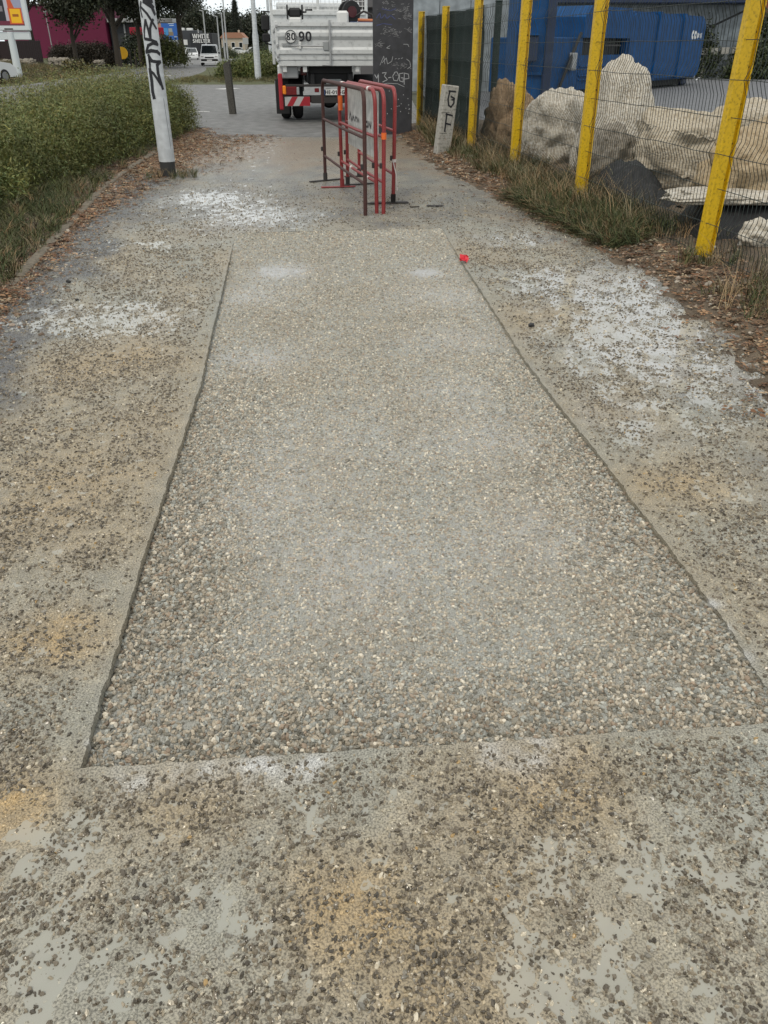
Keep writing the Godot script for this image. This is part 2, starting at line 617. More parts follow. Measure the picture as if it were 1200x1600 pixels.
func cut_l(d) -> float: return tab_l[clampi(int((d - 1.3) * 250.0), 0, 1700)]
func cut_r(d) -> float: return tab_r[clampi(int((d - 1.3) * 250.0), 0, 1700)]
func cut_near(x) -> float: return tab_n[clampi(int((x + 4.5) * 400.0), 0, 3000)]
func cut_far(x) -> float: return 7.66 + (x + 1.35) * 0.13
func spots(list, x, d) -> float:
	var s = 0.0
	for k in bins[list][clampi(int((d + 1.0) * 2.0), 0, 39)]:
		var q = ((x - k[0]) * (x - k[0]) + (d - k[1]) * (d - k[1])) / (k[2] * k[2])
		if q < 5.0: s += k[3] * exp(-q)
	return s

func trench_t(x, d) -> float:
	var a = cut_near(x)
	return (d - a) / (cut_far(x) - a)

# how far inside the trench a point lies (negative outside), roughly in metres
func trench_in(x, d) -> float:
	var a = cut_near(x)
	var f = cut_far(x)
	var t = (d - a) / (f - a)
	if t < -0.2 or t > 1.2: return -1.0
	var d0 = lerpf(1.4, 7.85, t)
	return minf(minf(x - cut_l(d0), cut_r(d0) - x), minf(d - a, f - d))

func slurry_height(x, d) -> float:
	var h = 0.0036 * n_a.get_noise_2d(x * 6.5, d * 4.2) + 0.0034 * n_b.get_noise_2d(x * 24.0, d * 20.0) + 0.0012
	h -= 0.0036 * clampf(spots("wet", x, d), 0.0, 1.0)
	var e = -trench_in(x, d)
	if e < 0.16: h = lerpf(0.0015, h, smoothstep(0.02, 0.16, e))
	return h

# where the old grey asphalt shows: beside the hedge, past the trench and along the fence side
func worn_at(x, d) -> float:
	if d < 2.0: return 0.0
	var worn = smoothstep(0.0, 0.45, -1.20 - 0.125 * d - x + 0.5 * n_c.get_noise_2d(x * 1.1, d * 0.9 + 40.0)) * smoothstep(2.4, 4.2, d)
	worn = maxf(worn, 0.8 * smoothstep(7.4, 8.6, d + 0.9 * n_c.get_noise_2d(x * 1.5, d * 1.2)) * (0.6 + 0.6 * n_c.get_noise_2d(x * 2.1 + 31.0, d * 1.7)))
	return maxf(worn, 0.75 * smoothstep(0.15, 0.5, x - 1.2 + 0.5 * n_c.get_noise_2d(x * 1.6, d * 1.3 + 11.0)) * smoothstep(2.0, 3.2, d) * (0.5 + n_c.get_noise_2d(x * 3.0, d * 2.0 + 5.0)))

func slurry_colour(x, d) -> Color:
	var g = Vector3(0.385, 0.38, 0.32)
	var beige = Vector3(0.435, 0.372, 0.265)
	var ochre = Vector3(0.52, 0.36, 0.165)
	var bare = Vector3(0.125, 0.126, 0.130)
	var lime = Vector3(0.66, 0.665, 0.65)
	var k = clampf(0.5 + 0.9 * n_c.get_noise_2d(x * 1.3 + 7.0, d * 0.8), 0.0, 1.0)
	var c = g.lerp(beige, k)
	var fine = n_c.get_noise_2d(x * 9.0, d * 9.0)
	c = c.lerp(ochre, clampf((spots("ochre", x, d) + fine * 0.5 * spots("ochre", x, d)) * 0.75, 0.0, 0.85))
	var worn = worn_at(x, d)
	c = c.lerp(bare, clampf(worn * (0.95 + fine * 0.8), 0.0, 0.92))
	c = c.lerp(Vector3(0.33, 0.24, 0.15), 0.75 * smoothstep(11.5, 13.5, d + 2.0 * n_c.get_noise_2d(x, d * 0.7)) * smoothstep(17.0, 15.5, d))
	c = c.lerp(Vector3(0.46, 0.46, 0.445), clampf(spots("chalk_glare", x, d) * (0.5 + 0.9 * n_c.get_noise_2d(x * 3.5, d * 2.5 + 60.0)), 0.0, 0.65))  # sheen of the sky put into a paler ground colour
	c = c.lerp(lime, clampf(spots("lime", x, d) * (0.62 + 1.1 * fine), 0.0, 0.85))
	c *= 1.0 + 0.22 * fine
	return Color(c.x, c.y, c.z)

func floor_height(x, d) -> float:
	var t = trench_t(x, d)
	var e = trench_in(x, minf(d, 6.6))
	var full = smoothstep(0.02, 0.30, e + 0.10 * n_a.get_noise_2d(x * 2.5, d * 1.8))
	var h = lerpf(lerpf(-0.029, -0.020, smoothstep(-0.2, 0.6, x)), -0.013, full) + 0.003 * n_a.get_noise_2d(x * 4.0 + 9.0, d * 3.0) + 0.0012 * n_b.get_noise_2d(x * 24.0, d * 24.0)
	h = lerpf(h, 0.0, smoothstep(0.70, 1.0, t))
	h += 0.010 * smoothstep(0.70, 1.02, x) * smoothstep(2.3, 1.6, d)
	return minf(h, -0.0015)

func floor_colour(x, d) -> Color:
	var pale = Vector3(0.45, 0.45, 0.405)
	var warm = Vector3(0.40, 0.37, 0.30)
	var dust_glare = Vector3(0.64, 0.645, 0.64)
	var c = pale.lerp(warm, clampf(0.42 + 1.0 * n_c.get_noise_2d(x * 1.6 + 3.0, d * 0.9 + 17.0), 0.0, 1.0))
	c = c.lerp(dust_glare, clampf(spots("dust_glare", x, d) * (0.85 + 0.5 * n_c.get_noise_2d(x * 8.0, d * 5.0)), 0.0, 0.9))
	c *= 1.0 + 0.22 * n_c.get_noise_2d(x * 13.0, d * 11.0)
	return Color(c.x, c.y, c.z)
const DUST_GLARE = [[-0.80, 6.25, 0.22, 1.2], [-0.95, 5.6, 0.3, 0.6], [-0.7, 4.25, 0.25, 0.6], [0.42, 5.6, 0.35, 0.55], [0.32, 6.22, 0.13, 1.3], [0.45, 4.6, 0.3, 0.45], [-0.1, 2.2, 0.30, 0.5], [0.55, 2.42, 0.3, 0.45], [-0.45, 2.7, 0.3, 0.4], [0.5, 3.2, 0.3, 0.45], [0.35, 3.8, 0.25, 0.4], [-0.2, 3.2, 0.4, 0.25]]  # pale dust; the strongest spots paint sky glare off a wet film

func out_point(x, d) -> Array:
	return [W(x, d, slurry_height(x, d)), slurry_colour(x, d)]

func build_footpath() -> void:
	var near = func(u, v):
		var x = lerpf(-2.15, 2.1, u)
		return out_point(x, lerpf(-0.6, cut_near(x), v))
	var side = func(u, v, left):
		var t = v * (0.45 + 0.55 * v)
		var d0 = lerpf(1.4, 7.85, t)
		var x = lerpf(along(PATH_LEFT, d0) - 0.25, cut_l(d0), u) if left else lerpf(cut_r(d0), along(PATH_RIGHT, d0) + 0.25, u)
		return out_point(x, lerpf(cut_near(x), cut_far(x), t))
	var far = func(u, v):
		var d1 = lerpf(7.8, 16.6, v * (0.55 + 0.45 * v))
		var x = lerpf(along(PATH_LEFT, d1) - 0.3, along(PATH_RIGHT, d1) + 0.25, u)
		return out_point(x, lerpf(cut_far(x), 16.6, (d1 - 7.8) / 8.8))
	var sheets = [[300, 150, near], [120, 300, func(u, v): return side.call(u, v, true)], [100, 300, func(u, v): return side.call(u, v, false)], [170, 210, far]]
	var joined := ArrayMesh.new()
	var water := ArrayMesh.new()
	for s in sheets:
		var P := PackedVector3Array()
		var C := PackedColorArray()
		for j in s[1] + 1:
			for i in s[0] + 1:
				var r = s[2].call(float(i) / s[0], float(j) / s[1])
				P.append(r[0])
				C.append(r[1])
		var g = grid_from(s[0], s[1], P, C)
		joined.add_surface_from_arrays(Mesh.PRIMITIVE_TRIANGLES, g.surface_get_arrays(0))
		var Q := PackedVector3Array()
		var K := PackedColorArray()
		for p in P:
			Q.append(Vector3(p.x, -0.0012, p.z))
			var sl = slurry_colour(p.x, -p.z)
			var wc = Vector3(0.275, 0.278, 0.245).lerp(Vector3(sl.r, sl.g, sl.b), 0.35).lerp(Vector3(0.44, 0.445, 0.44), clampf(spots("chalk_glare", p.x, -p.z) * (0.6 + 1.2 * n_c.get_noise_2d(p.x * 6.0, p.z * 5.0)), 0.0, 0.75))  # water colour whitened to stand for the mirrored sky
			K.append(Color(wc.x, wc.y, wc.z))
		var low = func(a, b, c, d): return minf(minf(P[a].y, P[b].y), minf(P[c].y, P[d].y)) < -0.0012
		var wg = grid_from(s[0], s[1], Q, K, low)
		water.add_surface_from_arrays(Mesh.PRIMITIVE_TRIANGLES, wg.surface_get_arrays(0))
	structure("footpath", joined, M.slurry)
	structure("puddles", water, M.milky_water)
	# the gravel trench: its floor and the cut edges round it
	var fl = grid_mesh(130, 330, func(u, v):
		var t = v * (0.45 + 0.55 * v)
		var d0 = lerpf(1.4, 7.85, t)
		var x = lerpf(cut_l(d0), cut_r(d0), u)
		var d = lerpf(cut_near(x), cut_far(x), t)
		return [W(x, d, floor_height(x, d)), floor_colour(x, d)])
	var tr = structure("trench", fl, M.trench_floor)
	var st = S()
	var rim = []
	for i in 301:
		var x = lerpf(-0.72, 1.035, i / 300.0)
		rim.append([x, cut_near(x)])
	cut_wall(st, rim, Vector3(0, 0, -1))
	for lr in 2:
		rim = []
		for j in 401:
			var v = j / 400.0
			var t = v * (0.45 + 0.55 * v)
			var d0 = lerpf(1.4, 7.85, t)
			var x = cut_l(d0) if lr == 0 else cut_r(d0)
			rim.append([x, lerpf(cut_near(x), cut_far(x), t)])
		cut_wall(st, rim, Vector3(1 if lr == 0 else -1, 0, 0))
	obj("cut_edge", st, M.slurry, tr)

func cut_wall(st, rim, n) -> void:
	for i in rim.size() - 1:
		var a = rim[i]
		var b = rim[i + 1]
		var c = slurry_colour(a[0], a[1])
		st.set_color(c)
		quad(st, W(a[0], a[1], slurry_height(a[0], a[1])), W(b[0], b[1], slurry_height(b[0], b[1])), W(b[0], b[1], -0.045), W(a[0], a[1], -0.045), n)

func pebble_mesh(seed_, jag) -> ArrayMesh:
	var r := RandomNumberGenerator.new()
	r.seed = seed_
	var n := FastNoiseLite.new()
	n.seed = seed_
	n.frequency = 0.9
	var st = S()
	for t in icosphere(1):
		var p = []
		for v in t:
			p.append(v * (0.5 + jag * n.get_noise_3dv(v * 1.4)))
		tri(st, p[0], p[1], p[2], (p[1] - p[0]).cross(p[2] - p[0]).normalized() * signf((p[1] - p[0]).cross(p[2] - p[0]).dot(p[0])))
	return st.commit()

func icosphere(levels) -> Array:
	var f = (1.0 + sqrt(5.0)) * 0.5
	var v = [Vector3(-1, f, 0), Vector3(1, f, 0), Vector3(-1, -f, 0), Vector3(1, -f, 0), Vector3(0, -1, f), Vector3(0, 1, f), Vector3(0, -1, -f), Vector3(0, 1, -f), Vector3(f, 0, -1), Vector3(f, 0, 1), Vector3(-f, 0, -1), Vector3(-f, 0, 1)]
	var ts = []
	for t in [[0, 11, 5], [0, 5, 1], [0, 1, 7], [0, 7, 10], [0, 10, 11], [1, 5, 9], [5, 11, 4], [11, 10, 2], [10, 7, 6], [7, 1, 8], [3, 9, 4], [3, 4, 2], [3, 2, 6], [3, 6, 8], [3, 8, 9], [4, 9, 5], [2, 4, 11], [6, 2, 10], [8, 6, 7], [9, 8, 1]]:
		ts.append([v[t[0]].normalized(), v[t[1]].normalized(), v[t[2]].normalized()])
	for l in levels:
		var out = []
		for t in ts:
			var a = ((t[0] + t[1]) * 0.5).normalized()
			var b = ((t[1] + t[2]) * 0.5).normalized()
			var c = ((t[2] + t[0]) * 0.5).normalized()
			out.append_array([[t[0], a, c], [a, t[1], b], [c, b, t[2]], [a, b, c]])
		ts = out
	return ts

func build_gravel() -> void:
	var r := RandomNumberGenerator.new()
	r.seed = 99
	var pebble = pebble_mesh(3, 0.42)
	# stones standing out of the slurry
	var xf = []
	var cols = []
	var bands = [[0.45, 1.5, 24000], [1.5, 2.6, 18000], [2.6, 4.5, 11000], [4.5, 7.0, 6500], [7.0, 12.0, 3000]]
	for b in bands:
		var x0 = along(PATH_LEFT, b[1]) - 0.1
		var x1 = maxf(along(PATH_RIGHT, b[0]), along(PATH_RIGHT, b[1])) + 0.1
		if b[1] < 2.0:
			x0 = -1.4
			x1 = 1.4
		var n = int((x1 - x0) * (b[1] - b[0]) * b[2])
		for i in n:
			var x = r.randf_range(x0, x1)
			var d = r.randf_range(b[0], b[1])
			var q = r.randf()
			var q2 = r.randf()
			var e = trench_in(x, d)
			if e > -0.015: continue
			# stones show in drifts, and few where the film lies thick
			var film = clampf(spots("wet", x, d), 0.0, 1.0) * smoothstep(2.0, 1.2, d)
			var show = 0.45 + 0.12 * smoothstep(1.9, 1.2, d) + 0.65 * n_a.get_noise_2d(x * 3.1 + 60.0, d * 2.3 + 20.0) + 0.5 * n_b.get_noise_2d(x * 13.0, d * 13.0)
			show -= 0.45 * film
			show *= smoothstep(0.0, 0.22, -e + 0.05) * smoothstep(11.2, 7.2, d) * (1.0 - 0.6 * worn_at(x, d))
			var coated = q > show
			if coated and r.randf() > (0.62 - 0.5 * film) * smoothstep(12.0, 8.0, d): continue
			var s = lerpf(0.0038, 0.0106, pow(q2, 1.6)) * (1.0 + 0.07 * d)
			if coated: s *= 0.8
			var bs = rand_basis(r) * Basis.from_scale(Vector3(s * r.randf_range(0.9, 1.7), s * r.randf_range(0.55, 0.85), s * r.randf_range(0.7, 1.05)))
			xf.append(Transform3D(bs, W(x, d, slurry_height(x, d) + s * r.randf_range(-0.12, 0.14) - (0.18 * s if coated else 0.0))))
			var v = r.randf()
			var sc = slurry_colour(x, d)
			var c
			if coated: c = Vector3(sc.r, sc.g, sc.b) * r.randf_range(0.7, 1.08)
			elif v < 0.66: c = Vector3(0.135, 0.112, 0.080) * r.randf_range(0.4, 1.5)
			elif v < 0.88: c = Vector3(0.28, 0.235, 0.165) * r.randf_range(0.7, 1.3)
			elif v < 0.955: c = Vector3(0.24, 0.22, 0.18) * r.randf_range(0.7, 1.3)
			elif v < 0.994: c = Vector3(0.52, 0.46, 0.35) * r.randf_range(0.8, 1.2)
			else: c = Vector3(0.36, 0.24, 0.10)
			cols.append(Color(c.x, c.y, c.z))
	var o = many("embedded_stones", pebble, M.stone_wet, xf, cols)
	tag(o, "dark wet stones standing out of the beige slurry round the trench", "stones", "", "stuff")
	# loose gravel in the trench
	xf = []
	cols = []
	bands = [[0.0, 0.1, 16000], [0.1, 0.25, 16000], [0.25, 0.45, 12500], [0.45, 0.7, 7500], [0.7, 1.0, 4600]]
	for b in bands:
		var n = int(1.78 * 6.5 * (b[1] - b[0]) * b[2])
		for i in n:
			var t = r.randf_range(b[0], b[1])
			var d0 = lerpf(1.4, 7.85, t)
			var xl = cut_l(d0)
			var xr = cut_r(d0)
			var x = lerpf(xl + 0.003, xr - 0.003, r.randf())
			var dn = cut_near(x)
			var d = lerpf(dn + 0.003, cut_far(x), t)
			var e = minf(minf(x - xl, xr - x), d - dn)
			if r.randf() < 0.85 * clampf(spots("dust_glare", x, d) - 0.45, 0.0, 1.0): continue
			var v = r.randf()
			var coarse = smoothstep(0.45, 0.04, e + 0.12 * n_a.get_noise_2d(x * 2.5, d * 1.8)) * smoothstep(5.0, 2.0, d)
			var s = lerpf(0.0045, 0.0112, pow(r.randf(), 1.3)) * lerpf(0.84, 1.2, coarse) * (1.0 + 0.075 * d)
			var bury = lerpf(0.03, 0.24, coarse) + r.randf_range(-0.24, 0.2) - 0.34 * clampf(spots("dust_glare", x, d), 0.0, 1.0)
			var bs = rand_basis(r) * Basis.from_scale(Vector3(s * r.randf_range(0.95, 1.55), s * r.randf_range(0.6, 0.9), s * r.randf_range(0.75, 1.1)))
			xf.append(Transform3D(bs, W(x, d, floor_height(x, d) + s * bury)))
			var c
			if v < 0.36: c = Vector3(0.40, 0.345, 0.26)
			elif v < 0.60: c = Vector3(0.365, 0.365, 0.32)
			elif v < 0.80: c = Vector3(0.205, 0.19, 0.15)
			elif v < 0.91: c = Vector3(0.60, 0.54, 0.43)
			else: c = Vector3(0.31, 0.235, 0.165)
			c *= r.randf_range(0.6, 1.25) * lerpf(1.06, 0.88, coarse)
			var fc = floor_colour(x, d)
			c = c.lerp(Vector3(fc.r, fc.g, fc.b), 0.15 * (1.0 - coarse))
			cols.append(Color(c.x, c.y, c.z))
	o = many("loose_gravel", pebble, M.stone_dry, xf, cols)
	tag(o, "pale crushed gravel filling the long rectangular trench in the footpath", "gravel", "", "stuff")

# ---------------------------------------------------------------- roads and verges
const ROAD_MID = [[-20.0, -9.5], [10.0, -10.2], [25.0, -10.6], [40.0, -11.2], [60.0, -12.6], [80.0, -15.6], [112.0, -23.0], [160.0, -36.0], [230.0, -58.0]]

func build_roads() -> void:
	var l = []
	var r = []
	for d in [-20, 0, 10, 18, 25, 32, 40, 50, 60, 70, 80, 95, 112, 135, 160, 195, 230]:
		var c = along(ROAD_MID, d)
		l.append(Vector2(c - 4.9, d))
		r.append(Vector2(c + 4.9 + (0.02 * d if d > 60 else 0.0), d))
	r.reverse()
	structure("road", flat_poly(l + r, -0.012), M.asphalt)
	structure("side_road", flat_poly([Vector2(-6.4, 20.6), Vector2(-4.3, 18.3), Vector2(-4.2, 16.58), Vector2(0.9, 16.58), Vector2(0.9, 60), Vector2(-4.4, 60), Vector2(-4.9, 40.5), Vector2(-7.2, 39.5)], -0.006), M.asphalt)
	# painted lines
	var k = 0
	for q in [[-7.6, 31.2, 0.9, 0.14, 0.0], [-5.6, 24.6, 0.8, 0.14, 0.0], [-4.85, 23.4, 0.5, 0.12, 0.0], [-13.4, 52.0, 2.4, 0.5, 0.2], [-11.2, 33.0, 0.12, 3.0, 0.0], [-11.5, 44.0, 0.12, 3.0, 0.0], [-10.9, 22.0, 0.12, 3.0, 0.0], [-6.3, 36.2, 0.9, 0.5, 0.9]]:
		var st = S()
		cbox(st, Vector3.ZERO, Vector3(q[2], 0.004, q[3]))
		var o = obj("road_marking", st, M.road_paint)
		o.position = W(q[0], q[1], 0.0005)
		o.rotation.y = q[4]
		o.set_meta("kind", "structure")
		k += 1

func verge_r(x, d) -> float:
	var e = x - along(PATH_RIGHT, d) + 0.16 * n_a.get_noise_2d(x * 2.0 + 5.0, d * 1.6)
	return minf(e * 0.16, 0.05 + e * 0.02) + 0.02 * n_b.get_noise_2d(x * 6.0, d * 6.0) + 0.006 * n_b.get_noise_2d(x * 25.0, d * 25.0) + 0.004

func verge_l(x, d) -> float:
	var e = along(PATH_LEFT, d) - x + 0.20 * n_a.get_noise_2d(x * 1.6, d * 1.3 + 9.0)
	var h = minf(e * 0.10, 0.045) + 0.012 * n_b.get_noise_2d(x * 6.0, d * 6.0) + 0.004 * n_b.get_noise_2d(x * 25.0, d * 25.0) - 0.004
	return h - 0.09 * smoothstep(-5.4, -6.0, x)

func build_verges() -> void:
	var soil = func(x, d, dry):
		var k = 0.5 + 0.9 * n_c.get_noise_2d(x * 2.2, d * 2.2 + 70.0)
		var c = Vector3(0.105, 0.075, 0.048).lerp(Vector3(0.24, 0.185, 0.125), clampf(k, 0.0, 1.0) * dry)
		return Color(c.x, c.y, c.z)
	var right = grid_mesh(110, 190, func(u, v):
		var d = lerpf(-1.0, 19.5, v * (0.7 + 0.3 * v))
		var x = lerpf(along(PATH_RIGHT, d) - 0.35, 5.2, u * (0.45 + 0.55 * u))
		return [W(x, d, verge_r(x, d)), soil.call(x, d, 0.8)])
	structure("verge_right", right, M.soil)
	var left = grid_mesh(80, 190, func(u, v):
		var d = lerpf(-1.0, 20.3, v * (0.7 + 0.3 * v))
		var x = lerpf(along(PATH_LEFT, d) + 0.45, -6.1, u)
		return [W(x, d, verge_l(x, d)), soil.call(x, d, 0.7)])
	structure("verge_left", left, M.soil)
	# concrete edging beside the hedge
	var kerb := Node3D.new()
	kerb.name = numbered("kerb")
	add_child(kerb)
	kerb.set_meta("kind", "structure")
	var d = 3.0
	while d < 14.0:
		var a = W(along(PATH_LEFT, d) - 0.10, d)
		var b = W(along(PATH_LEFT, d + 0.985) - 0.10, d + 0.985)
		var st = S()
		cbox(st, Vector3.ZERO, Vector3(0.09, 0.14, a.distance_to(b) - 0.012), 0.012)
		var o = obj("kerb_stone", st, M.kerb_concrete, kerb)
		o.position = (a + b) * 0.5 + Vector3(0, -0.048 + 0.022 * n_b.get_noise_1d(d * 3.0), 0)
		o.rotation.y = atan2(b.x - a.x, b.z - a.z) + 0.012 * n_b.get_noise_1d(d * 9.0)
		o.rotation.z = 0.05 * n_b.get_noise_1d(d * 5.0 + 70.0)
		d += 1.0
	# the grass bank over the road
	var bank = grid_mesh(60, 60, func(u, v):
		var dd = lerpf(6.0, 125.0, v * (0.5 + 0.5 * v))
		var x = along(ROAD_MID, dd) - 4.9 - u * 45.0
		var e = u * 45.0
		return [W(x, dd, -0.03 + 0.55 * smoothstep(0.0, 9.0, e) + 0.09 * n_a.get_noise_2d(x * 0.3, dd * 0.3)), Color.WHITE])
	structure("grass_bank", bank, M.bank_grass)
	var isle = grid_mesh(24, 30, func(u, v):
		var x = lerpf(-10.6, -3.4, u)
		var dd = lerpf(40.2, 74.0, v)
		if v > 0.0: x -= v * v * 4.0
		return [W(x, dd, -0.02 + 0.10 * sin(PI * clampf(u, 0.03, 0.97)) * smoothstep(0.0, 0.05, v) * smoothstep(1.0, 0.95, v)), Color.WHITE])
	structure("grass_island", isle, M.bank_grass)
	var far_b = grid_mesh(20, 20, func(u, v):
		var dd = lerpf(90.0, 230.0, v)
		var x = along(ROAD_MID, dd) + 8.0 + u * 60.0
		return [W(x, dd, -0.03 + 0.2 * smoothstep(0.0, 0.2, u)), Color.WHITE])
	structure("grass_field", far_b, M.bank_grass)

# ---------------------------------------------------------------- fence
const POSTS = [[2.95, 3.9], [2.50, 6.4], [2.06, 8.9], [1.72, 11.4], [1.38, 13.9], [1.08, 16.4], [0.75, 18.9]]

func build_fence() -> void:
	var fence = thing("mesh_fence", "green welded mesh fence on yellow steel posts along the footpath", "fence")
	for i in POSTS.size():
		var post = Node3D.new()
		post.name = "fence_post"
		fence.add_child(post, true)
		post.position = W(POSTS[i][0], POSTS[i][1])
		post.rotation.y = [0.0, 0.02, -0.02, 0.05, 0.0, -0.04, 0.03][i] + 0.14
		post.rotation.z = [0.0, -0.012, 0.006, 0.0, -0.006, 0.004, 0.0][i]
		var h = 2.08
		var st = S()
		# a folded section: a broad face, a groove that holds the mesh, and a lip
		prism(st, [Vector2(-0.05, 0.03), Vector2(-0.045, 0.035), Vector2(0.030, 0.035), Vector2(0.034, 0.031), Vector2(0.034, 0.004), Vector2(0.062, 0.004), Vector2(0.062, 0.026), Vector2(0.070, 0.030), Vector2(0.070, -0.035), Vector2(-0.05, -0.035)], -0.3, h, Transform3D(Basis(Vector3.RIGHT, Vector3.BACK, Vector3.UP), Vector3.ZERO))
		var body = obj("post_section", st, M.yellow_paint, post)
		boxpart("post_cap", Vector3(0.01, h + 0.006, 0), Vector3(0.126, 0.012, 0.078), M.yellow_paint, post, 0.003)
		if i < 4:
			for k in 8:
				var s2 = S()
				disc(s2, Vector3(0.048, 0.18 + k * 0.235 + 0.02 * sin(k * 5.0 + i), 0.005), Vector3.BACK, 0.008, 0.003, 8)
				obj("fixing_hole", s2, M.rust, post)
	# mesh panels, each wire with its folds
	var folds = [0.33, 0.81, 1.29, 1.77]
	var wire_pts = [Vector3(0, 0.06, 0)]
	for f in folds:
		wire_pts.append_array([Vector3(0, f - 0.10, 0), Vector3(-0.022, f - 0.05, 0), Vector3(-0.042, f, 0), Vector3(-0.022, f + 0.05, 0), Vector3(0, f + 0.10, 0)])
	wire_pts.append(Vector3(0, 2.0, 0))
	var ws = S()
	tube(ws, wire_pts, 0.0024, 5)
	var wire = ws.commit()
	var bars = [0.10, 0.33, 0.57, 0.81, 1.05, 1.29, 1.53, 1.77, 1.96]
	for i in POSTS.size() - 1:
		var a = W(POSTS[i][0], POSTS[i][1])
		var b = W(POSTS[i + 1][0], POSTS[i + 1][1])
		var dir = (b - a).normalized()
		var panel := Node3D.new()
		panel.name = "mesh_panel"
		fence.add_child(panel, true)
		panel.position = a
		panel.rotation.y = atan2(-dir.x, -dir.z)
		panel.rotation.z = [0.01, 0.018, -0.012, 0.01, 0.0, 0.0][i]
		var len = a.distance_to(b)
		var joined = S()
		var n = 48
		for k in n:
			var z = -(0.08 + (len - 0.26) * k / (n - 1.0))
			if i < 4:
				var o = place(wire, "vertical_wire", M.green_wire, panel)
				o.position = Vector3(0, 0, z)
				o.rotation.z = 0.006 * n_b.get_noise_1d(k * 0.7 + i * 40.0)
			else:
				joined.append_from(wire, 0, Transform3D(Basis.IDENTITY, Vector3(0, 0, z)))
		if i >= 4: obj("vertical_wires", joined, M.green_wire, panel).set_meta("kind", "stuff")
		for y in bars:
			var dx = 0.0
			for f in folds:
				if absf(f - y) < 0.01: dx = -0.042
			var pts = []
			for k in 9:
				pts.append(Vector3(dx + 0.004, y + 0.010 * n_b.get_noise_1d(k * 0.8 + y * 20.0 + i * 9.0), -len * k / 8.0))
			tubepart("horizontal_wire", pts, 0.0028, M.green_wire, panel, 5)
	# opaque screening tied behind the far panels
	var screen = thing("screen_sheet", "dark green torn screening sheet hung behind the far fence panels", "screening", W(1.46, 13.9))
	for i in [4, 5]:
		var a = Vector2(POSTS[i][0] + 0.10, POSTS[i][1])
		var b = Vector2(POSTS[i + 1][0] + 0.10, POSTS[i + 1][1])
		var m = grid_mesh(30, 20, func(u, v):
			var p = a.lerp(b, u)
			return [W(p.x + 0.03 * sin(u * 19.0 + v * 3.0) * (0.4 + v), p.y, lerpf(0.1, 2.02 - 0.03 * sin(u * PI), v)) - screen.position, Color.WHITE])
		place(m, "sheet", M.green_sheet, screen)
	var r := RandomNumberGenerator.new()
	r.seed = 8
	for k in 26:
		var u = r.randf()
		var p = Vector2(1.44, 13.9).lerp(Vector2(0.85, 18.9), u)
		var st = S()
		var y = r.randf_range(0.35, 1.15)
		var c = W(p.x - 0.075, p.y, y) - screen.position
		for q in 4:
			var w = r.randf_range(0.02, 0.06)
			var y2 = c.y + (q - 2) * 0.09
			tri(st, c + Vector3(0, (q - 2) * 0.09, -w), c + Vector3(0.005, (q - 2) * 0.09 + r.randf_range(0.05, 0.14), r.randf_range(-0.03, 0.03)), c + Vector3(-0.01, (q - 2) * 0.09 - 0.03, w), Vector3(-1, 0, 0.1).normalized())
		obj("torn_strip", st, M.torn_film, screen)
	var gp = thing("green_post", "dark green square steel post behind the mesh fence", "post", W(1.83, 15.0))
	boxpart("post_shaft", Vector3(0, 1.04, 0), Vector3(0.10, 2.12, 0.10), M.green_sheet, gp, 0.008)
	boxpart("post_cap", Vector3(0, 2.11, 0), Vector3(0.11, 0.02, 0.11), M.green_sheet, gp, 0.004)

# ---------------------------------------------------------------- boulders
func boulder(label, called, c, half, turn, seed_, tone, rough = 0.22, flat = 0.0, peak = 0.15) -> void:
	var n := FastNoiseLite.new()
	n.seed = seed_
	n.frequency = 0.5
	n.fractal_octaves = 3
	var ridge := FastNoiseLite.new()
	ridge.seed = seed_ + 5
	ridge.frequency = 0.8
	ridge.fractal_type = FastNoiseLite.FRACTAL_RIDGED
	ridge.fractal_octaves = 2
	# level 4 sphere, squared off, split along bedding planes
	var pos = {}
	var st = S()
	var shape = func(v):
		var p = v
		var m = maxf(absf(p.x), maxf(absf(p.y), absf(p.z)))
		p = p.lerp(p / m, 0.38)
		var k = 1.0 + rough * (n.get_noise_3dv(v * 2.0 + Vector3(seed_, 0, 0)) * 1.5) - rough * 0.55 * maxf(0.0, ridge.get_noise_3dv(v * 1.8))
		p = p * k * half
		p.x *= 1.0 - peak * clampf(v.y + 0.2, 0.0, 1.2) * 0.6
		p.z *= 1.0 - peak * clampf(v.y + 0.2, 0.0, 1.2) * 0.5
		p.y += flat * 0.05 * roundf(sin(p.y * 16.0 + v.x * 2.0) * 1.2)
		return p
	for t in icosphere(4):
		for v in t:
			if not pos.has(v): pos[v] = shape.call(v)
	var nor = {}
	for t in icosphere(4):
		var g = (pos[t[1]] - pos[t[0]]).cross(pos[t[2]] - pos[t[0]])
		if g.dot(pos[t[0]]) < 0.0: g = -g
		for v in t: nor[v] = nor.get(v, Vector3.ZERO) + g
	for t in icosphere(4):
		var g = (pos[t[1]] - pos[t[0]]).cross(pos[t[2]] - pos[t[0]])
		var tt = t if g.dot(pos[t[0]]) < 0.0 else [t[0], t[2], t[1]]
		for v in tt:
			st.set_color(Color(tone.x, tone.y, tone.z))
			st.set_normal(nor[v].normalized())
			st.add_vertex(pos[v])
	var o = obj(called, st, M.limestone)
	o.position = c
	o.rotation.y = turn
	tag(o, label, "boulder" if called == "boulder" else "plastic", "boulders piled behind the mesh fence" if called == "boulder" else "")

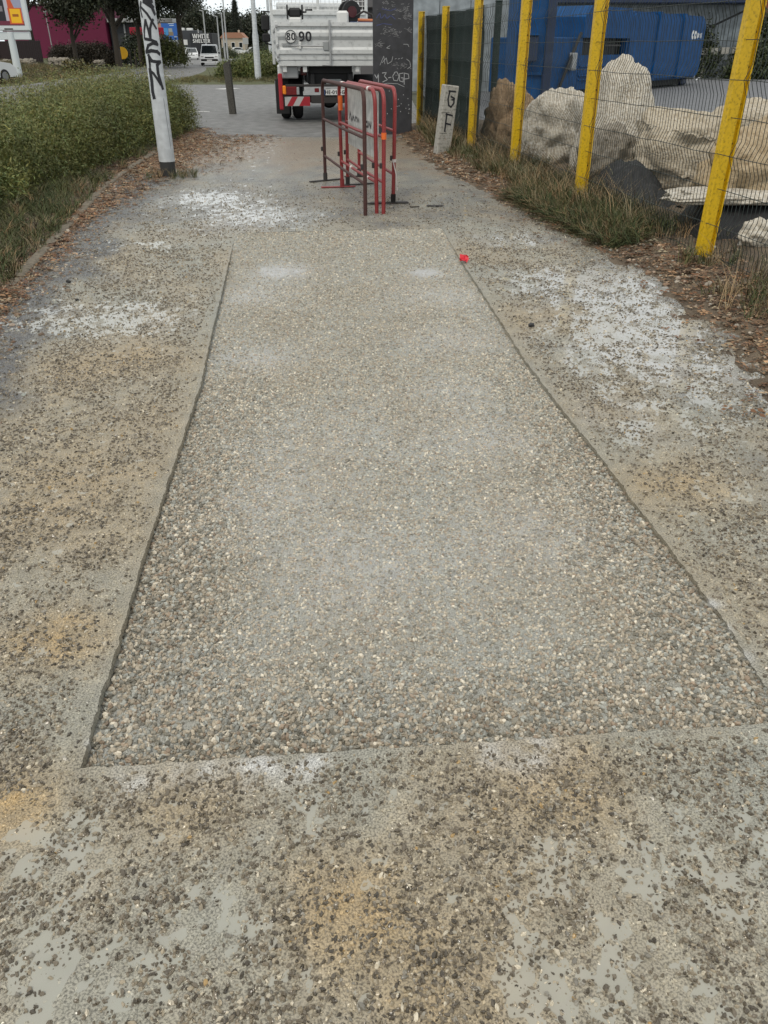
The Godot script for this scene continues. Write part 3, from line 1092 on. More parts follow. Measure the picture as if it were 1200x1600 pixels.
func build_boulders() -> void:
	var white = Vector3(0.64, 0.635, 0.61)
	var tan = Vector3(0.52, 0.49, 0.43)
	boulder("tall pointed white limestone boulder, highest of the pile behind the fence", "boulder", W(2.93, 11.0, 0.50), Vector3(0.50, 0.88, 0.50), 0.3, 6, white, 0.11, 0.0, 0.6)
	boulder("broad white limestone boulder left of the tall pointed one", "boulder", W(2.48, 12.5, 0.38), Vector3(0.56, 0.58, 0.5), 0.7, 8, white, 0.22)
	boulder("brown soil-stained boulder next to the dark green post", "boulder", W(1.98, 14.1, 0.45), Vector3(0.36, 0.58, 0.42), 0.2, 12, Vector3(0.36, 0.26, 0.17), 0.25)
	boulder("wide layered limestone slab with a dark crack, resting on the pile", "boulder", W(3.62, 9.5, 0.46), Vector3(0.98, 0.47, 0.58), -0.25, 17, tan, 0.18, 1.0)
	boulder("rust-stained tan boulder standing close behind the nearest yellow post", "boulder", W(3.55, 7.95, 0.46), Vector3(0.70, 0.47, 0.50), 0.5, 23, Vector3(0.44, 0.37, 0.27), 0.2)
	boulder("flat thin pale slab lying low in front of the tan boulder", "boulder", W(3.15, 7.45, 0.36), Vector3(0.72, 0.06, 0.26), 0.05, 29, white, 0.15)
	boulder("small white stone on the soil behind the fence", "boulder", W(3.12, 6.85, 0.15), Vector3(0.20, 0.12, 0.14), 0.9, 31, white, 0.2)
	boulder("grey limestone block between the white boulders and the layered slab", "boulder", W(2.62, 10.1, 0.30), Vector3(0.34, 0.42, 0.36), 1.1, 37, Vector3(0.30, 0.29, 0.27), 0.25)
	boulder("pale far boulder beyond the layered slab by the yard", "boulder", W(4.55, 10.6, 0.42), Vector3(0.7, 0.48, 0.5), 0.4, 43, tan, 0.22)
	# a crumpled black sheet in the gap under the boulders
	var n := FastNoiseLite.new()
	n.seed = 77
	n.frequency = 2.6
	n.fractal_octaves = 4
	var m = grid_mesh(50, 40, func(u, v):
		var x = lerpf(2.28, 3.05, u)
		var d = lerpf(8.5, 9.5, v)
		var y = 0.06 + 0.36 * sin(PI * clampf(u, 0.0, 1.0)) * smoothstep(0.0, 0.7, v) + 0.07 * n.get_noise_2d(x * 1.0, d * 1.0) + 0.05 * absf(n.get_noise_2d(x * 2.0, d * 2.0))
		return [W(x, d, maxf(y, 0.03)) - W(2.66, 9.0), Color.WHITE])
	var o = place(m, "black_sheet", M.under_black)
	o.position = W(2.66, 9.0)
	tag(o, "crumpled black sheet under the boulders behind the fence", "plastic sheet")
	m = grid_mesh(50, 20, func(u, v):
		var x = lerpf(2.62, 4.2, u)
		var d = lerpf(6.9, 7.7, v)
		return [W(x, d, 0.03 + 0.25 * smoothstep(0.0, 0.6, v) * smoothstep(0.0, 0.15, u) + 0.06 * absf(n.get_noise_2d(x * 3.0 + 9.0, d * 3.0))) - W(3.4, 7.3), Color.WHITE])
	o = place(m, "black_sheet", M.under_black)
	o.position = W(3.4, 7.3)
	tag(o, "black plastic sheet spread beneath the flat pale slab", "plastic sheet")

# ---------------------------------------------------------------- the yard behind the fence
func build_yard() -> void:
	structure("yard", flat_poly([Vector2(4.6, -5), Vector2(60, -5), Vector2(60, 75), Vector2(1.2, 75), Vector2(1.4, 19.3)], 0.004), M.yard_asphalt)
	# tall blue press standing square to the path
	var p = thing("waste_press", "tall blue steel waste press beside the pale wall", "machine", W(3.72, 26.0))
	boxpart("housing", Vector3(0.54, 1.66, -1.0), Vector3(1.08, 3.2, 2.0), M.container_blue, p, 0.03)
	boxpart("plinth", Vector3(0.54, 0.06, -1.0), Vector3(1.0, 0.12, 1.9), M.under_black, p, 0.01)
	boxpart("corner_post", Vector3(0.94, 1.66, 0.06), Vector3(0.24, 3.2, 0.10), M.container_navy, p, 0.015)
	boxpart("switch_cabinet", Vector3(0.33, 1.42, 0.13), Vector3(0.52, 0.62, 0.24), M.container_navy, p, 0.02)
	boxpart("cabinet_lip", Vector3(0.33, 1.76, 0.15), Vector3(0.58, 0.04, 0.30), M.container_blue, p, 0.008)
	boxpart("rib", Vector3(0.45, 0.80, 0.035), Vector3(0.7, 0.08, 0.06), M.container_blue, p, 0.01)
	# long compactor with its container, running off to the right
	var c = thing("compactor", "low blue waste compactor with a dark loading slot", "machine", W(5.2, 28.4), deg_to_rad(53.1))
	boxpart("bed", Vector3(1.0, 0.95, -1.1), Vector3(2.0, 1.55, 2.2), M.container_blue, c, 0.03)
	boxpart("rail", Vector3(3.0, 0.12, -0.4), Vector3(6.0, 0.18, 0.25), M.under_black, c, 0.01)
	var st = S()
	prism(st, [Vector2(2.05, 0.22), Vector2(6.0, 0.22), Vector2(6.0, 1.22), Vector2(2.05, 1.22)], -2.2, -0.02)
	obj("chamber", st, M.container_blue, c)
	st = S()
	prism(st, [Vector2(2.05, 1.72), Vector2(6.0, 1.72), Vector2(6.0, 2.42), Vector2(5.8, 2.62), Vector2(2.5, 2.62), Vector2(2.05, 2.30)], -2.2, 0.06)
	obj("hood", st, M.container_blue, c)
	boxpart("loading_slot", Vector3(4.02, 1.47, -1.2), Vector3(3.9, 0.50, 1.8), M.under_black, c, 0.0)
	for x in [2.12, 5.92]: boxpart("slot_cheek", Vector3(x, 1.47, -0.12), Vector3(0.14, 0.50, 0.22), M.container_blue, c, 0.01)
	boxpart("slot_bar", Vector3(4.6, 1.50, 0.0), Vector3(1.4, 0.05, 0.05), M.dark_steel, c, 0.01)
	tubepart("strut", [Vector3(0.55, 0.35, 0.10), Vector3(1.75, 1.85, 0.10)], 0.05, M.under_black, c)
	boxpart("control_box", Vector3(1.35, 1.05, 0.10), Vector3(0.28, 0.50, 0.16), M.truck_grey, c, 0.02)
	for y in [0.5, 0.62, 0.9]: boxpart("rib", Vector3(4.0, y, 0.01), Vector3(3.8, 0.04, 0.05), M.container_blue, c, 0.01)
	var k = thing("roll_container", "rounded blue roll-off container with vertical ribs and white lettering", "container", W(8.8, 33.2), deg_to_rad(53.1))
	var body = []
	for q in [[0.0, 0.42], [0.16, 0.30], [8.0, 0.30], [8.22, 0.45], [8.30, 0.8], [8.30, 2.2], [8.18, 2.45], [7.95, 2.56], [0.35, 2.56], [0.1, 2.48], [0.0, 2.3]]: body.append(Vector2(q[0], q[1]))
	st = S()
	prism(st, body, -2.3, -0.05)
	obj("shell", st, M.container_blue, k)
	var inset = []
	for v in body: inset.append(Vector2(4.15 + (v.x - 4.15) * 0.985, 1.43 + (v.y - 1.43) * 0.93))
	st = S()
	prism(st, inset, -0.06, 0.03)
	obj("side_panel", st, M.container_blue, k)
	for x in [2.75, 5.45]:
		st = S()
		prism(st, [Vector2(x - 0.10, 0.34), Vector2(x + 0.16, 0.34), Vector2(x + 0.10, 2.60), Vector2(x - 0.16, 2.60)], -2.34, 0.09)
		obj("rib", st, M.container_blue, k)
	boxpart("skid", Vector3(3.9, 0.18, -0.5), Vector3(7.6, 0.25, 0.2), M.under_black, k, 0.01)
	boxpart("skid", Vector3(3.9, 0.18, -1.8), Vector3(7.6, 0.25, 0.2), M.under_black, k, 0.01)
	boxpart("roller", Vector3(7.55, 0.16, -0.42), Vector3(0.6, 0.28, 0.3), M.container_navy, k, 0.06)
	tubepart("hook_bar", [Vector3(8.9, 0.95, -0.2), Vector3(8.45, 0.55, -0.2), Vector3(8.5, 0.25, -0.2), Vector3(8.8, 0.16, -0.2), Vector3(9.2, 0.25, -0.2)], 0.03, M.plate_white, k)
	# the round double mark and short lettering on its side
	for q in [[6.75, 0.16, 0.20], [7.05, 0.15, 0.20]]:
		st = S()
		disc(st, Vector3(q[0], 1.88, 0.034), Vector3.BACK, q[1], 0.004, 18)
		obj("logo_disc", st, M.plate_white, k)
		st = S()
		disc(st, Vector3(q[0] + 0.01, 1.88, 0.040), Vector3.BACK, 0.05, 0.004, 14)
		obj("logo_hole", st, M.container_blue, k)
	for q in [[7.34, 0.10, 0.2], [7.48, 0.08, 0.14], [7.66, 0.12, 0.16], [7.82, 0.05, 0.2]]:
		boxpart("letter", Vector3(q[0], 1.86, 0.034), Vector3(q[1], q[2], 0.006), M.plate_white, k, 0.0)
	# pale industrial wall and the long shed behind the machines
	var w = thing("pale_building", "pale grey panelled building behind the dark green screening", "building", W(0.9, 34.0))
	for i in 4:
		boxpart("wall_panel", Vector3(0.55 + i * 1.12, 2.5, 0), Vector3(1.10, 5.0, 0.3), M.pale_wall, w, 0.01)
	var s = thing("shed", "long grey shed with a navy fascia behind the blue container", "building", W(5.0, 47.0))
	for i in 9:
		boxpart("wall_panel", Vector3(0.75 + i * 1.5, 1.65, -1.0), Vector3(1.48, 3.3, 0.3), M.pale_wall, s, 0.01)
	boxpart("fascia", Vector3(6.7, 3.66, -0.5), Vector3(13.8, 0.7, 1.8), M.container_navy, s, 0.03)
	boxpart("brace", Vector3(12.6, 2.75, -0.3), Vector3(2.2, 0.09, 0.09), M.under_black, s, 0.01, Basis(Vector3.BACK, 0.42))
	var g = thing("warehouse", "dark grey warehouse roof edge with a white sign board above the fence", "building", W(-0.4, 42.0))
	boxpart("wall", Vector3(1.2, 1.5, -2.0), Vector3(5.0, 3.0, 3.0), M.clad_grey, g, 0.02)
	boxpart("fascia", Vector3(1.2, 3.4, -1.7), Vector3(5.4, 0.9, 3.8), M.clad_grey, g, 0.03)
	boxpart("sign_board", Vector3(2.0, 3.55, 0.26), Vector3(1.3, 0.62, 0.08), M.plate_white, g, 0.01)
	var h = thing("brown_shed", "red-brown profiled metal roof beyond the yard hedge", "building", W(24.0, 70.0))
	for i in 14:
		boxpart("roof_sheet", Vector3(-2.0 + i * 0.5, 3.3, 0), Vector3(0.46, 2.6, 0.2), M.roof_red, h, 0.04)
	boxpart("wall", Vector3(1.5, 1.0, -0.4), Vector3(7.2, 2.0, 0.3), M.clad_grey, h, 0.01)
	for i in 5:
		bush("yard_shrub", ["dense dark shrub behind the blue container", "loose olive shrub at the yard edge", "tall dark shrub right of the red-brown roof", "wide green shrub at the back of the yard", "low ragged shrub by the yard asphalt"][i], W([16.2, 18.0, 20.6, 22.8, 19.2][i], [48.0, 49.0, 50.0, 48.0, 47.0][i]), Vector3(1.3, [1.25, 1.15, 1.6, 1.5, 0.8][i], 1.0), [0.035, 0.05, 0.016], 520, 60 + i, "shrubs along the back of the yard")
	var wb = thing("white_blocks", "row of pale blocks showing through the yard shrubs", "blocks", W(17.0, 47.4))
	for i in 4: boxpart("block", Vector3(i * 0.55 - 0.5, 1.22 + 0.02 * i, 0), Vector3(0.4, 0.3, 0.2), M.concrete, wb, 0.02)
	for x in [-0.4, 1.1]: boxpart("leg", Vector3(x, 0.53, 0), Vector3(0.08, 1.08, 0.08), M.concrete, wb, 0.01)

# ---------------------------------------------------------------- lamp posts
func build_lamp_posts() -> void:
	var c = W(-2.87, 11.4)
	var p = thing("lamp_post", "white lamp post with black graffiti beside the near hedge", "lamp post", c)
	var r = func(y): return lerpf(0.104, 0.070, y / 7.0)
	tubepart("shaft", [Vector3(0, 0.18, 0), Vector3(0, 1.5, 0), Vector3(0, 3.5, 0), Vector3(0, 7.0, 0)], [r.call(0.18), r.call(1.5), r.call(3.5), r.call(7.0)], M.white_pole, p, 28)
	tubepart("base_collar", [Vector3(0, -0.15, 0), Vector3(0, 0.19, 0)], [0.098, 0.098], M.dark_collar, p, 24)
	tubepart("arm", [Vector3(0, 6.9, 0), Vector3(-0.3, 7.3, 0), Vector3(-1.3, 7.5, 0)], [0.05, 0.045, 0.04], M.white_pole, p, 12)
	boxpart("lantern", Vector3(-1.6, 7.5, 0), Vector3(0.7, 0.12, 0.26), M.pole_grey, p, 0.04)
	# seam of the welded shaft
	# the tag: strokes given as (across -1..1, height)
	var tag_strokes = [
		[[[0.62, 1.96], [-0.35, 1.955], [0.55, 1.90], [0.80, 1.83]], 0.030], [[[0.1, 1.97], [0.75, 1.90]], 0.022],
		[[[-0.72, 1.95], [-0.90, 1.89], [-0.80, 1.80]], 0.018], [[[-0.80, 1.90], [-0.15, 1.83], [0.30, 1.76], [0.75, 1.68]], 0.020],
		[[[-0.45, 1.765], [-0.75, 1.66], [-0.85, 1.58]], 0.020], [[[-0.45, 1.765], [-0.25, 1.66], [-0.12, 1.57]], 0.020], [[[-0.12, 1.57], [0.0, 1.68], [0.25, 1.74], [0.5, 1.77]], 0.020],
		[[[-0.80, 1.57], [-0.1, 1.56], [0.55, 1.535], [0.66, 1.51], [0.1, 1.525], [-0.5, 1.50], [-0.75, 1.45]], 0.024],
		[[[-0.85, 1.43], [-0.2, 1.445], [0.5, 1.435], [0.76, 1.41]], 0.028], [[[-0.62, 1.395], [-0.3, 1.335], [0.3, 1.325], [0.72, 1.325], [0.30, 1.29], [0.28, 1.20], [0.45, 1.11], [0.62, 1.03]], 0.026],
		[[[-0.60, 1.40], [-0.60, 1.30], [-0.66, 1.23], [-0.3, 1.20], [0.1, 1.14], [0.40, 1.08]], 0.022], [[[-0.66, 1.24], [-0.62, 1.12], [-0.68, 1.00], [-0.60, 0.93]], 0.034]]
	var st = S()
	for s in tag_strokes:
		var pts = []
		var nr = []
		for i in s[0].size() - 1:
			for k in 5:
				var a = s[0][i]
				var b = s[0][i + 1]
				var f = k / 5.0
				pole_point(pts, nr, lerpf(a[0], b[0], f), lerpf(a[1], b[1], f), r)
		pole_point(pts, nr, s[0][-1][0], s[0][-1][1], r)
		stroke(st, pts, nr, s[1] * 1.35)
	obj("graffiti", st, M.black_paint, p)
	st = S()
	var sp = []
	var sn = []
	for k in 14: pole_point(sp, sn, 0.55 + 0.01 * k, 0.92 - k * 0.045, r)
	stroke(st, sp, sn, 0.004)
	obj("seam", st, M.dark_collar, p)
	for q in [["tall white lamp post at the end of the far hedge, left of the truck", W(-6.12, 44.0), 0.155, 0.07, 9.0], ["slim white lamp post half hidden by the truck cab", W(-7.05, 57.0), 0.11, 0.07, 9.0]]:
		var o = thing("lamp_post", q[0], "lamp post", q[1])
		tubepart("shaft", [Vector3(0, -0.1, 0), Vector3(0, 1.9, 0), Vector3(0, 2.1, 0), Vector3(0, q[4], 0)], [q[2], q[2] * 0.93, q[2] * 0.72, q[3]], M.white_pole, o, 16)
		boxpart("lantern", Vector3(-0.9, q[4] + 0.1, 0), Vector3(0.7, 0.12, 0.26), M.pole_grey, o, 0.04)
		tubepart("arm", [Vector3(0, q[4] - 0.1, 0), Vector3(-0.6, q[4] + 0.1, 0)], 0.04, M.white_pole, o, 8)
	# street lamps far down the road
	var far = [[-20.85, 108.0, 4.95, "nearest of the thin grey street lamps beyond the white van"], [-20.2, 113.0, 4.55, "second thin grey street lamp beyond the white van, with a short arm"], [-19.1, 110.0, 4.7, "third thin grey street lamp, beside the tiled house"], [-18.1, 106.0, 6.4, "tallest thin grey street lamp, in front of the conifer"]]
	for q in far:
		var o = thing("street_lamp", q[3], "street lamp", W(q[0], q[1]), 0.0, "thin street lamps down the road")
		tubepart("shaft", [Vector3(0, -0.1, 0), Vector3(0, q[2], 0)], [0.10, 0.065], M.pole_grey, o, 8)
		tubepart("arm", [Vector3(0, q[2] - 0.03, 0), Vector3(-0.45, q[2] + 0.05, 0)], 0.05, M.pole_grey, o, 6)
	var b = thing("wooden_post", "leaning weathered wooden post at the end of the footpath", "post", W(-3.85, 22.6))
	b.rotation.z = 0.045
	var ws = S()
	prism(ws, [Vector2(-0.085, 0.07), Vector2(-0.06, 0.085), Vector2(0.07, 0.08), Vector2(0.085, 0.05), Vector2(0.08, -0.07), Vector2(-0.07, -0.085)], -0.2, 1.10, Transform3D(Basis(Vector3.RIGHT, Vector3.BACK, Vector3.UP), Vector3.ZERO))
	obj("shaft", ws, M.weathered_wood, b)
	ws = S()
	prism(ws, [Vector2(-0.085, 1.10), Vector2(0.085, 1.10), Vector2(0.09, 1.19), Vector2(-0.03, 1.13)], -0.08, 0.08)
	obj("chamfered_top", ws, M.weathered_wood, b)

func pole_point(pts, nr, u, y, r) -> void:
	# the pole stands left of the viewer, so its visible face is turned towards +x +z
	var a = asin(clampf(u, -0.98, 0.98)) + 0.25
	var n = Vector3(sin(a), 0, cos(a))
	pts.append(n * (r.call(y) + 0.0015) + Vector3(0, y, 0))
	nr.append(n)

# ---------------------------------------------------------------- hedges, bushes and trees
func leaf_sprig(seed_, n, spread, length, width) -> ArrayMesh:
	var r := RandomNumberGenerator.new()
	r.seed = seed_
	var st = S()
	for i in n:
		var c = Vector3(r.randfn(), r.randfn(), r.randfn()) * spread * 0.42
		var b = rand_basis(r)
		var l = length * r.randf_range(0.6, 1.2) * 0.5
		var w = width * r.randf_range(0.7, 1.2) * 0.5
		var nrm = (b.z + c.normalized() * 0.8).normalized()
		var bend = b.z * l * 0.25
		tri(st, c - b.x * l, c + b.y * w + bend, c - b.y * w + bend, nrm)
		tri(st, c + b.x * l, c + b.y * w + bend, c - b.y * w + bend, nrm)
	return st.commit()

func leaf_tone(r, base, spread) -> Color:
	var k = r.randf_range(1.0 - spread, 1.0 + spread)
	var y = r.randf_range(-0.15, 0.3)
	return Color(base[0] * k * (1.0 + y), base[1] * k, base[2] * k * (1.0 - y * 0.5))

func hedge_leaves(owner, a, b, half_w, tops, count, seed_, base, mesh) -> void:
	var r := RandomNumberGenerator.new()
	r.seed = seed_
	var xf = []
	var cols = []
	var dir = (b - a).normalized()
	var side = dir.cross(Vector3.UP).normalized()
	var len = a.distance_to(b)
	for i in count:
		var t = r.randf() * len
		var top = along(tops, t) if tops is Array else tops
		var ang = r.randf_range(-0.12, PI + 0.12)
		var round_end = sqrt(clampf(1.0 - pow(maxf(0.0, absf(t - len * 0.5) - (len * 0.5 - 0.7)) / 0.7, 2.0), 0.02, 1.0))
		var lump = 1.0 + 0.16 * n_a.get_noise_2d(t * 0.9 + seed_, ang * 0.9) + 0.10 * n_a.get_noise_2d(t * 2.6, ang * 2.5 + seed_)
		var depth = 1.0 - 0.42 * pow(r.randf(), 1.6)
		var cx = signf(cos(ang)) * pow(absf(cos(ang)), 0.55) * half_w * lump * depth * round_end
		var cy = pow(maxf(0.0, sin(ang)), 0.6) * top * lump * depth * round_end * (0.85 + 0.15 * n_a.get_noise_1d(t * 0.5 + seed_))
		if ang < 0.0 or ang > PI: cy = r.randf() * 0.15
		# lower flanks fill down to the soil
		if r.randf() < 0.30: cy *= r.randf()
		var s = r.randf_range(0.7, 1.25)
		xf.append(Transform3D(rand_basis(r).scaled(Vector3.ONE * s), a - owner.position + dir * t + side * cx + Vector3(0, cy + 0.03, 0)))
		var lt = leaf_tone(r, base, 0.35)
		var cl = 1.0 + 0.55 * n_c.get_noise_2d(t * 0.7 + seed_, ang * 0.8)
		cols.append(Color(lt.r * cl, lt.g * cl, lt.b * cl))
	var o = many("foliage", mesh, M.leaf, xf, cols, owner)
	o.set_meta("kind", "stuff")

func hedge_stems(owner, a, b, half_w, top, count, seed_) -> void:
	var r := RandomNumberGenerator.new()
	r.seed = seed_
	var st = S()
	for i in count:
		var p = a.lerp(b, (i + r.randf()) / count) - owner.position + Vector3(r.randf_range(-0.5, 0.5) * half_w, -0.05, 0)
		var q = p + Vector3(r.randf_range(-0.3, 0.3), top * 0.8, r.randf_range(-0.3, 0.3))
		tube(st, [p, p.lerp(q, 0.5) + Vector3(r.randf_range(-0.05, 0.05), 0, 0), q], [0.014, 0.010, 0.004], 5)
	obj("stems", st, M.bark, owner)

const HEDGE_TOP = [[0.0, 0.66], [3.5, 0.74], [5.5, 0.86], [8.0, 1.02], [11.5, 1.0], [13.5, 0.9]]

func build_hedges() -> void:
	var sprig = leaf_sprig(5, 16, 0.16, 0.055, 0.013)
	var h = thing("hedge", "long clipped green hedge between the footpath and the road", "hedge", W(-4.85, 12.5))
	hedge_leaves(h, W(-4.75, 5.6), W(-4.85, 19.1), 0.90, HEDGE_TOP, 15000, 71, [0.128, 0.152, 0.045], sprig)
	var shoots = []
	var tints = []
	var r := RandomNumberGenerator.new()
	r.seed = 73
	var shoot = leaf_sprig(8, 9, 0.13, 0.075, 0.010)
	for i in 2600:
		var d = r.randf_range(5.9, 18.9)
		var x = -4.8 + r.randf_range(-0.85, 0.85)
		var y = 0.86 * along(HEDGE_TOP, d - 5.6) * pow(maxf(0.0, 1.0 - pow(absf(x + 4.8) / 0.95, 4.0)), 0.4) + r.randf_range(0.02, 0.16) + 0.1 * n_a.get_noise_2d(x * 2.0, d * 1.2)
		shoots.append(Transform3D(Basis(Vector3.UP, r.randf() * TAU).scaled(Vector3(0.6, r.randf_range(1.0, 2.0), 0.6)), W(x, d, y) - h.position))
		tints.append(leaf_tone(r, [0.165, 0.18, 0.065], 0.3))
	many("young_shoots", shoot, M.leaf, shoots, tints, h).set_meta("kind", "stuff")
	hedge_stems(h, W(-4.75, 5.9), W(-4.85, 18.8), 0.8, 0.75, 70, 72)
	var h2 = thing("hedge", "low rounded hedge on the grass island by the tall white lamp post", "hedge", W(-7.4, 46.5))
	hedge_leaves(h2, W(-8.35, 45.6), W(-4.9, 46.6), 0.8, 0.80, 2600, 81, [0.10, 0.125, 0.035], leaf_sprig(6, 16, 0.30, 0.11, 0.04))
	hedge_stems(h2, W(-8.5, 45.5), W(-5.1, 46.5), 0.8, 0.7, 20, 82)
	var h3 = thing("hedge", "long dense hedge on the grass island, behind the low rounded one", "hedge", W(-7.2, 55.0))
	hedge_leaves(h3, W(-6.9, 49.5), W(-7.4, 64.0), 1.1, 1.05, 3400, 91, [0.085, 0.11, 0.03], leaf_sprig(7, 16, 0.34, 0.13, 0.05))
	hedge_stems(h3, W(-6.9, 50.0), W(-7.4, 63.5), 1.0, 0.9, 20, 92)

func bush(called, label, at, half, base, count, seed_, group = "") -> void:
	var b = thing(called, label, "shrub", at, 0.0, group)
	var r := RandomNumberGenerator.new()
	r.seed = seed_
	var xf = []
	var cols = []
	for i in count:
		var v = Vector3(r.randfn(), absf(r.randfn()), r.randfn()).normalized() * (1.0 - 0.5 * pow(r.randf(), 2.0))
		v *= 1.0 + 0.25 * n_a.get_noise_3dv(v * 1.5 + Vector3(seed_, 0, 0))
		xf.append(Transform3D(rand_basis(r).scaled(Vector3.ONE * r.randf_range(0.8, 1.4)), Vector3(v.x * half.x, v.y * half.y * 2.0, v.z * half.z)))
		cols.append(leaf_tone(r, base, 0.4))
	if not M.has("sprig_big"): M.sprig_big = leaf_sprig(11, 14, 0.40, 0.16, 0.07)
	many("foliage", M.sprig_big, M.leaf, xf, cols, b).set_meta("kind", "stuff")
	var st = S()
	for i in 7:
		var q = Vector3(r.randf_range(-0.7, 0.7) * half.x, half.y * r.randf_range(0.9, 1.7), r.randf_range(-0.6, 0.6) * half.z)
		tube(st, [Vector3(q.x * 0.2, -0.1, q.z * 0.2), q * 0.5, q], [0.04, 0.03, 0.01], 5)
	obj("stems", st, M.bark, b)

func tree(called, label, at, trunk_h, trunk_r, crown_c, crown_half, base, count, seed_, group = "", conifer = false, mesh = null) -> void:
	var t = thing(called, label, "tree", at, 0.0, group)
	var r := RandomNumberGenerator.new()
	r.seed = seed_
	var st = S()
	var top = crown_c + Vector3(0, crown_half.y * 0.4, 0)
	tube(st, [Vector3(0, -0.2, 0), Vector3(0.03, trunk_h * 0.5, 0), Vector3(0, trunk_h, 0.02), top], [trunk_r * 1.25, trunk_r, trunk_r * 0.85, trunk_r * 0.2], 9)
	for i in 9:
		var s = Vector3(0, trunk_h * r.randf_range(0.75, 1.3), 0)
		var a = r.randf() * TAU
		var e = crown_c + Vector3(cos(a) * crown_half.x * 0.7, r.randf_range(-0.5, 0.5) * crown_half.y, sin(a) * crown_half.z * 0.7)
		tube(st, [s, s.lerp(e, 0.5) + Vector3(0, 0.2, 0), e], [trunk_r * 0.45, trunk_r * 0.3, trunk_r * 0.08], 6)
	obj("trunk", st, M.bark, t)
	var blobs = []
	for i in 16:
		var v = Vector3(r.randfn(), r.randfn(), r.randfn()).normalized() * r.randf_range(0.35, 0.85)
		blobs.append([v * 0.8, r.randf_range(0.22, 0.4)])
	var xf = []
	var cols = []
	for i in count:
		var v
		if conifer:
			var h = r.randf()
			var a = r.randf() * TAU
			var w = (1.0 - h) * (0.75 + 0.25 * sin(h * 40.0)) * sqrt(r.randf_range(0.3, 1.0))
			v = Vector3(cos(a) * w, h * 2.0 - 1.0, sin(a) * w)
		else:
			var b = blobs[r.randi() % blobs.size()]
			v = b[0] + Vector3(r.randfn(), r.randfn(), r.randfn()).normalized() * b[1] * (1.0 - 0.6 * pow(r.randf(), 2.0))
		xf.append(Transform3D(rand_basis(r).scaled(Vector3.ONE * r.randf_range(0.7, 1.35)), crown_c + v * crown_half))
		cols.append(leaf_tone(r, base, 0.35))
	if not M.has("sprig_tree"): M.sprig_tree = leaf_sprig(13, 14, 0.55, 0.20, 0.11)
	many("crown", mesh if mesh else M.sprig_tree, M.leaf, xf, cols, t).set_meta("kind", "stuff")

# ---------------------------------------------------------------- barriers
func barrier(label, near, far, h, mat, lean, feet) -> Node3D:
	var a = W(near[0], near[1])
	var b = W(far[0], far[1])
	var o = thing("crowd_barrier", label, "barrier", a, atan2(-(b - a).x, -(b - a).z), "red tubular barriers stacked on the footpath")
	o.rotation.z = lean
	var len = a.distance_to(b)
	var rc = 0.13
	var pts = [Vector3(0, 0.0, 0), Vector3(0, h - rc, 0)]
	for k in [1, 2, 3, 4, 5]:
		var q = k * PI / 10.0
		pts.append(Vector3(0, h - rc + rc * sin(q), -rc + rc * cos(q)))
	for k in [5, 4, 3, 2, 1]:
		var q = k * PI / 10.0
		pts.append(Vector3(0, h - rc + rc * sin(q), -len + rc - rc * cos(q)))
	pts.append_array([Vector3(0, h - rc, -len), Vector3(0, 0.0, -len)])
	tubepart("frame", pts, 0.0205, mat, o, 12)
	for y in [0.72, 0.30]:
		var q = [Vector3(0, y, -0.02), Vector3(0.004, y - 0.008, -len * 0.5), Vector3(0, y, -len + 0.02)]
		tubepart("rail", q, 0.015, mat, o, 10)
	for f in feet:
		# f: which end (0 near, 1 far), reach to each side, turn, material
		var z = 0.0 if f[0] == 0 else -len
		var foot = boxpart("foot", Vector3.ZERO, Vector3(f[1], 0.012, 0.045), f[3], o, 0.003)
		foot.position = Vector3(f[4], 0.012, z)
		foot.rotation.y = f[2]
		var cl = S()
		tube(cl, [Vector3(0, 0.01, z), Vector3(0, 0.10, z)], 0.027, 10)
		obj("foot_sleeve", cl, f[3], o)
	for z in [0.0, -len]:
		boxpart("hook", Vector3(-0.028, 0.46 if z == 0.0 else 0.38, z), Vector3(0.03, 0.05, 0.02), M.dark_steel, o, 0.004)
	return o

